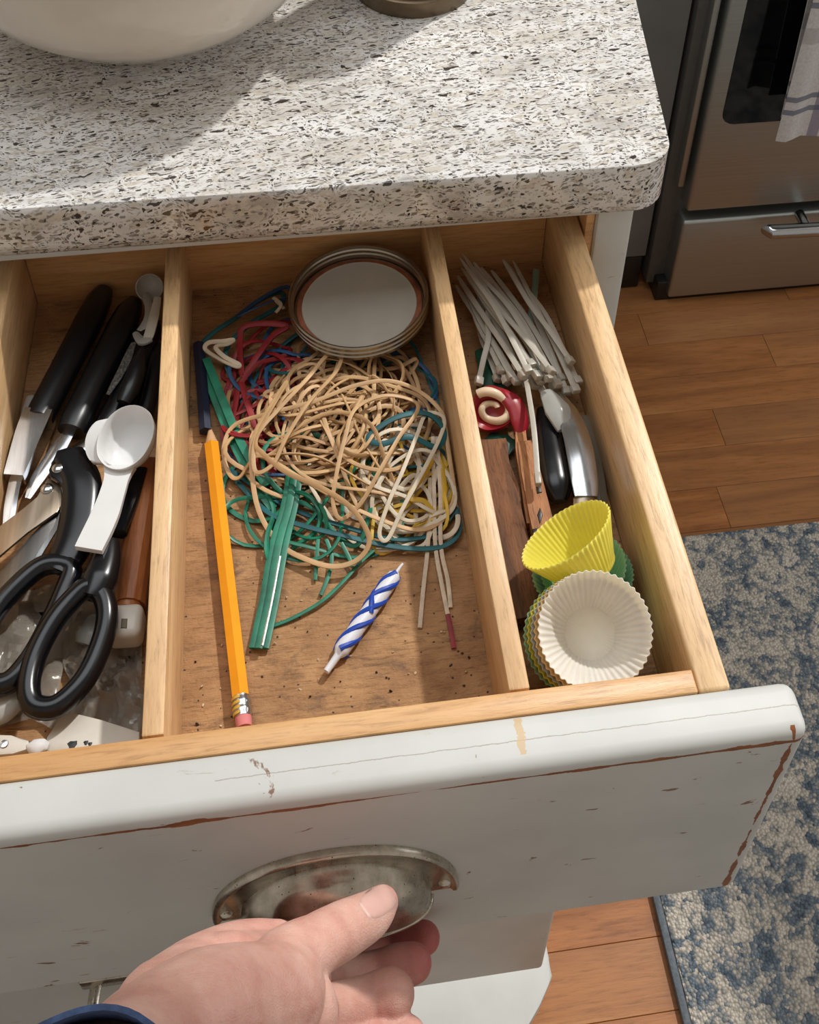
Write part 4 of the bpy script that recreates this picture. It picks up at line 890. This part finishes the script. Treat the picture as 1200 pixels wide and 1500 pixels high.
# ------------------------------------------------------------------ the hand on the cup pull
def hand():
    def J(u, v, y, rpx): p = at(u, v, y=y); return (p, rpx * pxm(p))
    chains = [
     [J(560, 1322, -.034, 24), J(541, 1341, -.041, 33), J(503, 1362, -.049, 39), J(462, 1385, -.058, 42), J(418, 1418, -.068, 55), J(400, 1462, -.080, 76), J(300, 1490, -.092, 90), J(215, 1545, -.105, 96), J(120, 1640, -.13, 98)],
     [J(405, 1380, -.046, 30), J(350, 1395, -.050, 42), J(295, 1432, -.064, 58), J(240, 1490, -.088, 78)],
     [J(420, 1440, -.060, 66), J(330, 1455, -.070, 80)],
     [J(424, 1486, -.080, 72), J(330, 1530, -.094, 88), J(240, 1580, -.11, 96)],
     [J(352, 1388, -.034, 30), J(410, 1380, -.024, 29), J(480, 1390, -.017, 27), J(560, 1394, -.0125, 26), J(600, 1383, -.0120, 26), J(621, 1374, -.0115, 24)],
     [J(400, 1440, -.046, 34), J(470, 1438, -.036, 31), J(540, 1428, -.030, 30), J(585, 1416, -.029, 31), J(605, 1411, -.029, 28)],
     [J(430, 1480, -.060, 36), J(480, 1478, -.054, 33), J(535, 1466, -.048, 33), J(562, 1459, -.047, 36), J(573, 1456, -.047, 35)],
     [J(430, 1540, -.075, 36), J(500, 1538, -.068, 32), J(560, 1526, -.064, 31), J(597, 1518, -.063, 28)],
    ]
    bm = bmesh.new()
    for ch in chains:
        # dense spheres along a smooth chain give a tapering limb; the voxel remesh makes one skin of them
        ps = [c[0] for c in ch]; rs = [c[1] for c in ch]
        S = spline(ps, 5); n = len(S); rad = []
        for i in range(n):
            f = i / 5; j = min(int(f), len(rs) - 2); rad.append(rs[j] + (rs[j + 1] - rs[j]) * (f - j))
        tube(bm, S, rad, 20)
        for i in (0, n - 1): bmesh.ops.create_icosphere(bm, subdivisions=3, radius=rad[i], matrix=Matrix.Translation(S[i]))
    bmesh.ops.recalc_face_normals(bm, faces=bm.faces[:])
    me = bpy.data.meshes.new('hand_raw'); bm.to_mesh(me); bm.free()
    tmp = bpy.data.objects.new('hand_raw', me); col.objects.link(tmp)
    r = tmp.modifiers.new('r', 'REMESH'); r.mode = 'VOXEL'; r.voxel_size = .0009
    s = tmp.modifiers.new('s', 'SMOOTH'); s.factor = .5; s.iterations = 9
    dg = bpy.context.evaluated_depsgraph_get(); ev = tmp.evaluated_get(dg); out = bpy.data.meshes.new_from_object(ev)
    bpy.data.objects.remove(tmp); bpy.data.meshes.remove(me); out.materials.clear(); out.name = 'hand'
    return out
hm = hand()
tipc = at(556, 1318, y=-.040)
pr_ = thing('person', "person's left hand with thumb on the metal cup pull, blue sleeve at the wrist", 'person', at(330, 1450, y=-.07))
from mathutils.bvhtree import BVHTree
bvh = BVHTree.FromPolygons([v.co.copy() for v in hm.vertices], [p.vertices[:] for p in hm.polygons])
hd = link('hand', hm, M_skin, pr_, smooth=80)
def nail(name, cu, cv, du, dv, L_, W_, m, g0, g1, lift):      # thumbnail laid on the skin of the thumb tip
    bm = bmesh.new(); G = []; n_ = math.hypot(du, dv); du, dv = du / n_, dv / n_
    for i in range(15):
        f = g0 + (g1 - g0) * i / 14; row = []
        wd = W_ * (max(0.0, 1 - abs(f) ** 3.2)) ** .45 * (1 + .06 * f)
        for j in range(13):
            g = -1 + 2 * j / 12; u = cu + du * L_ * f - dv * wd * g; v = cv + dv * L_ * f + du * wd * g
            d_ = (at(u, v, y=-.03) - CAM).normalized(); hit, nrm, ix, ds = bvh.ray_cast(CAM, d_)
            if hit is None: hit = bvh.find_nearest(at(u, v, y=-.04))[0]; nrm = -d_
            e = min(1.0, (1 - abs(g)) * 4) * min(1.0, (1 - abs(f)) * 4)
            row.append(bm.verts.new(hit + nrm * (lift * e - .0003)))
        G.append(row)
    for i in range(14):
        for j in range(12):
            if len({G[i][j], G[i][j + 1], G[i + 1][j + 1], G[i + 1][j]}) == 4: bm.faces.new((G[i][j], G[i][j + 1], G[i + 1][j + 1], G[i + 1][j]))
    bmesh.ops.recalc_face_normals(bm, faces=bm.faces[:]); return obj(name, bm, m, pr_, smooth=80)
nail('thumbnail', 554, 1320, .80, -.58, 27, 25, M_nail, -1, 1, .0007)
nail('thumbnail_edge', 554, 1320, .80, -.58, 28, 25, M_naillip, -1.0, -.80, .0007)
# sleeve
bm = bmesh.new(); q0 = at(152, 1640, y=-.115); q1 = at(72, 1758, y=-.16); dd = (q1 - q0).normalized(); mS2 = frame(q0, dd, Vector((1, 0, 0)))
lathe(bm, [(.0255, .002), (.0270, .0), (.0290, .001), (.0298, .005), (.0297, .012), (.0290, .016), (.0305, .05), (.0330, .10), (.0315, .10), (.0285, .05), (.0270, .014)], 64, mS2, lambda r, z, a, j: r * .95 * (1 + .02 * math.sin(5 * a + z * 80)))
obj('sleeve', bm, M_denim, pr_, smooth=60)
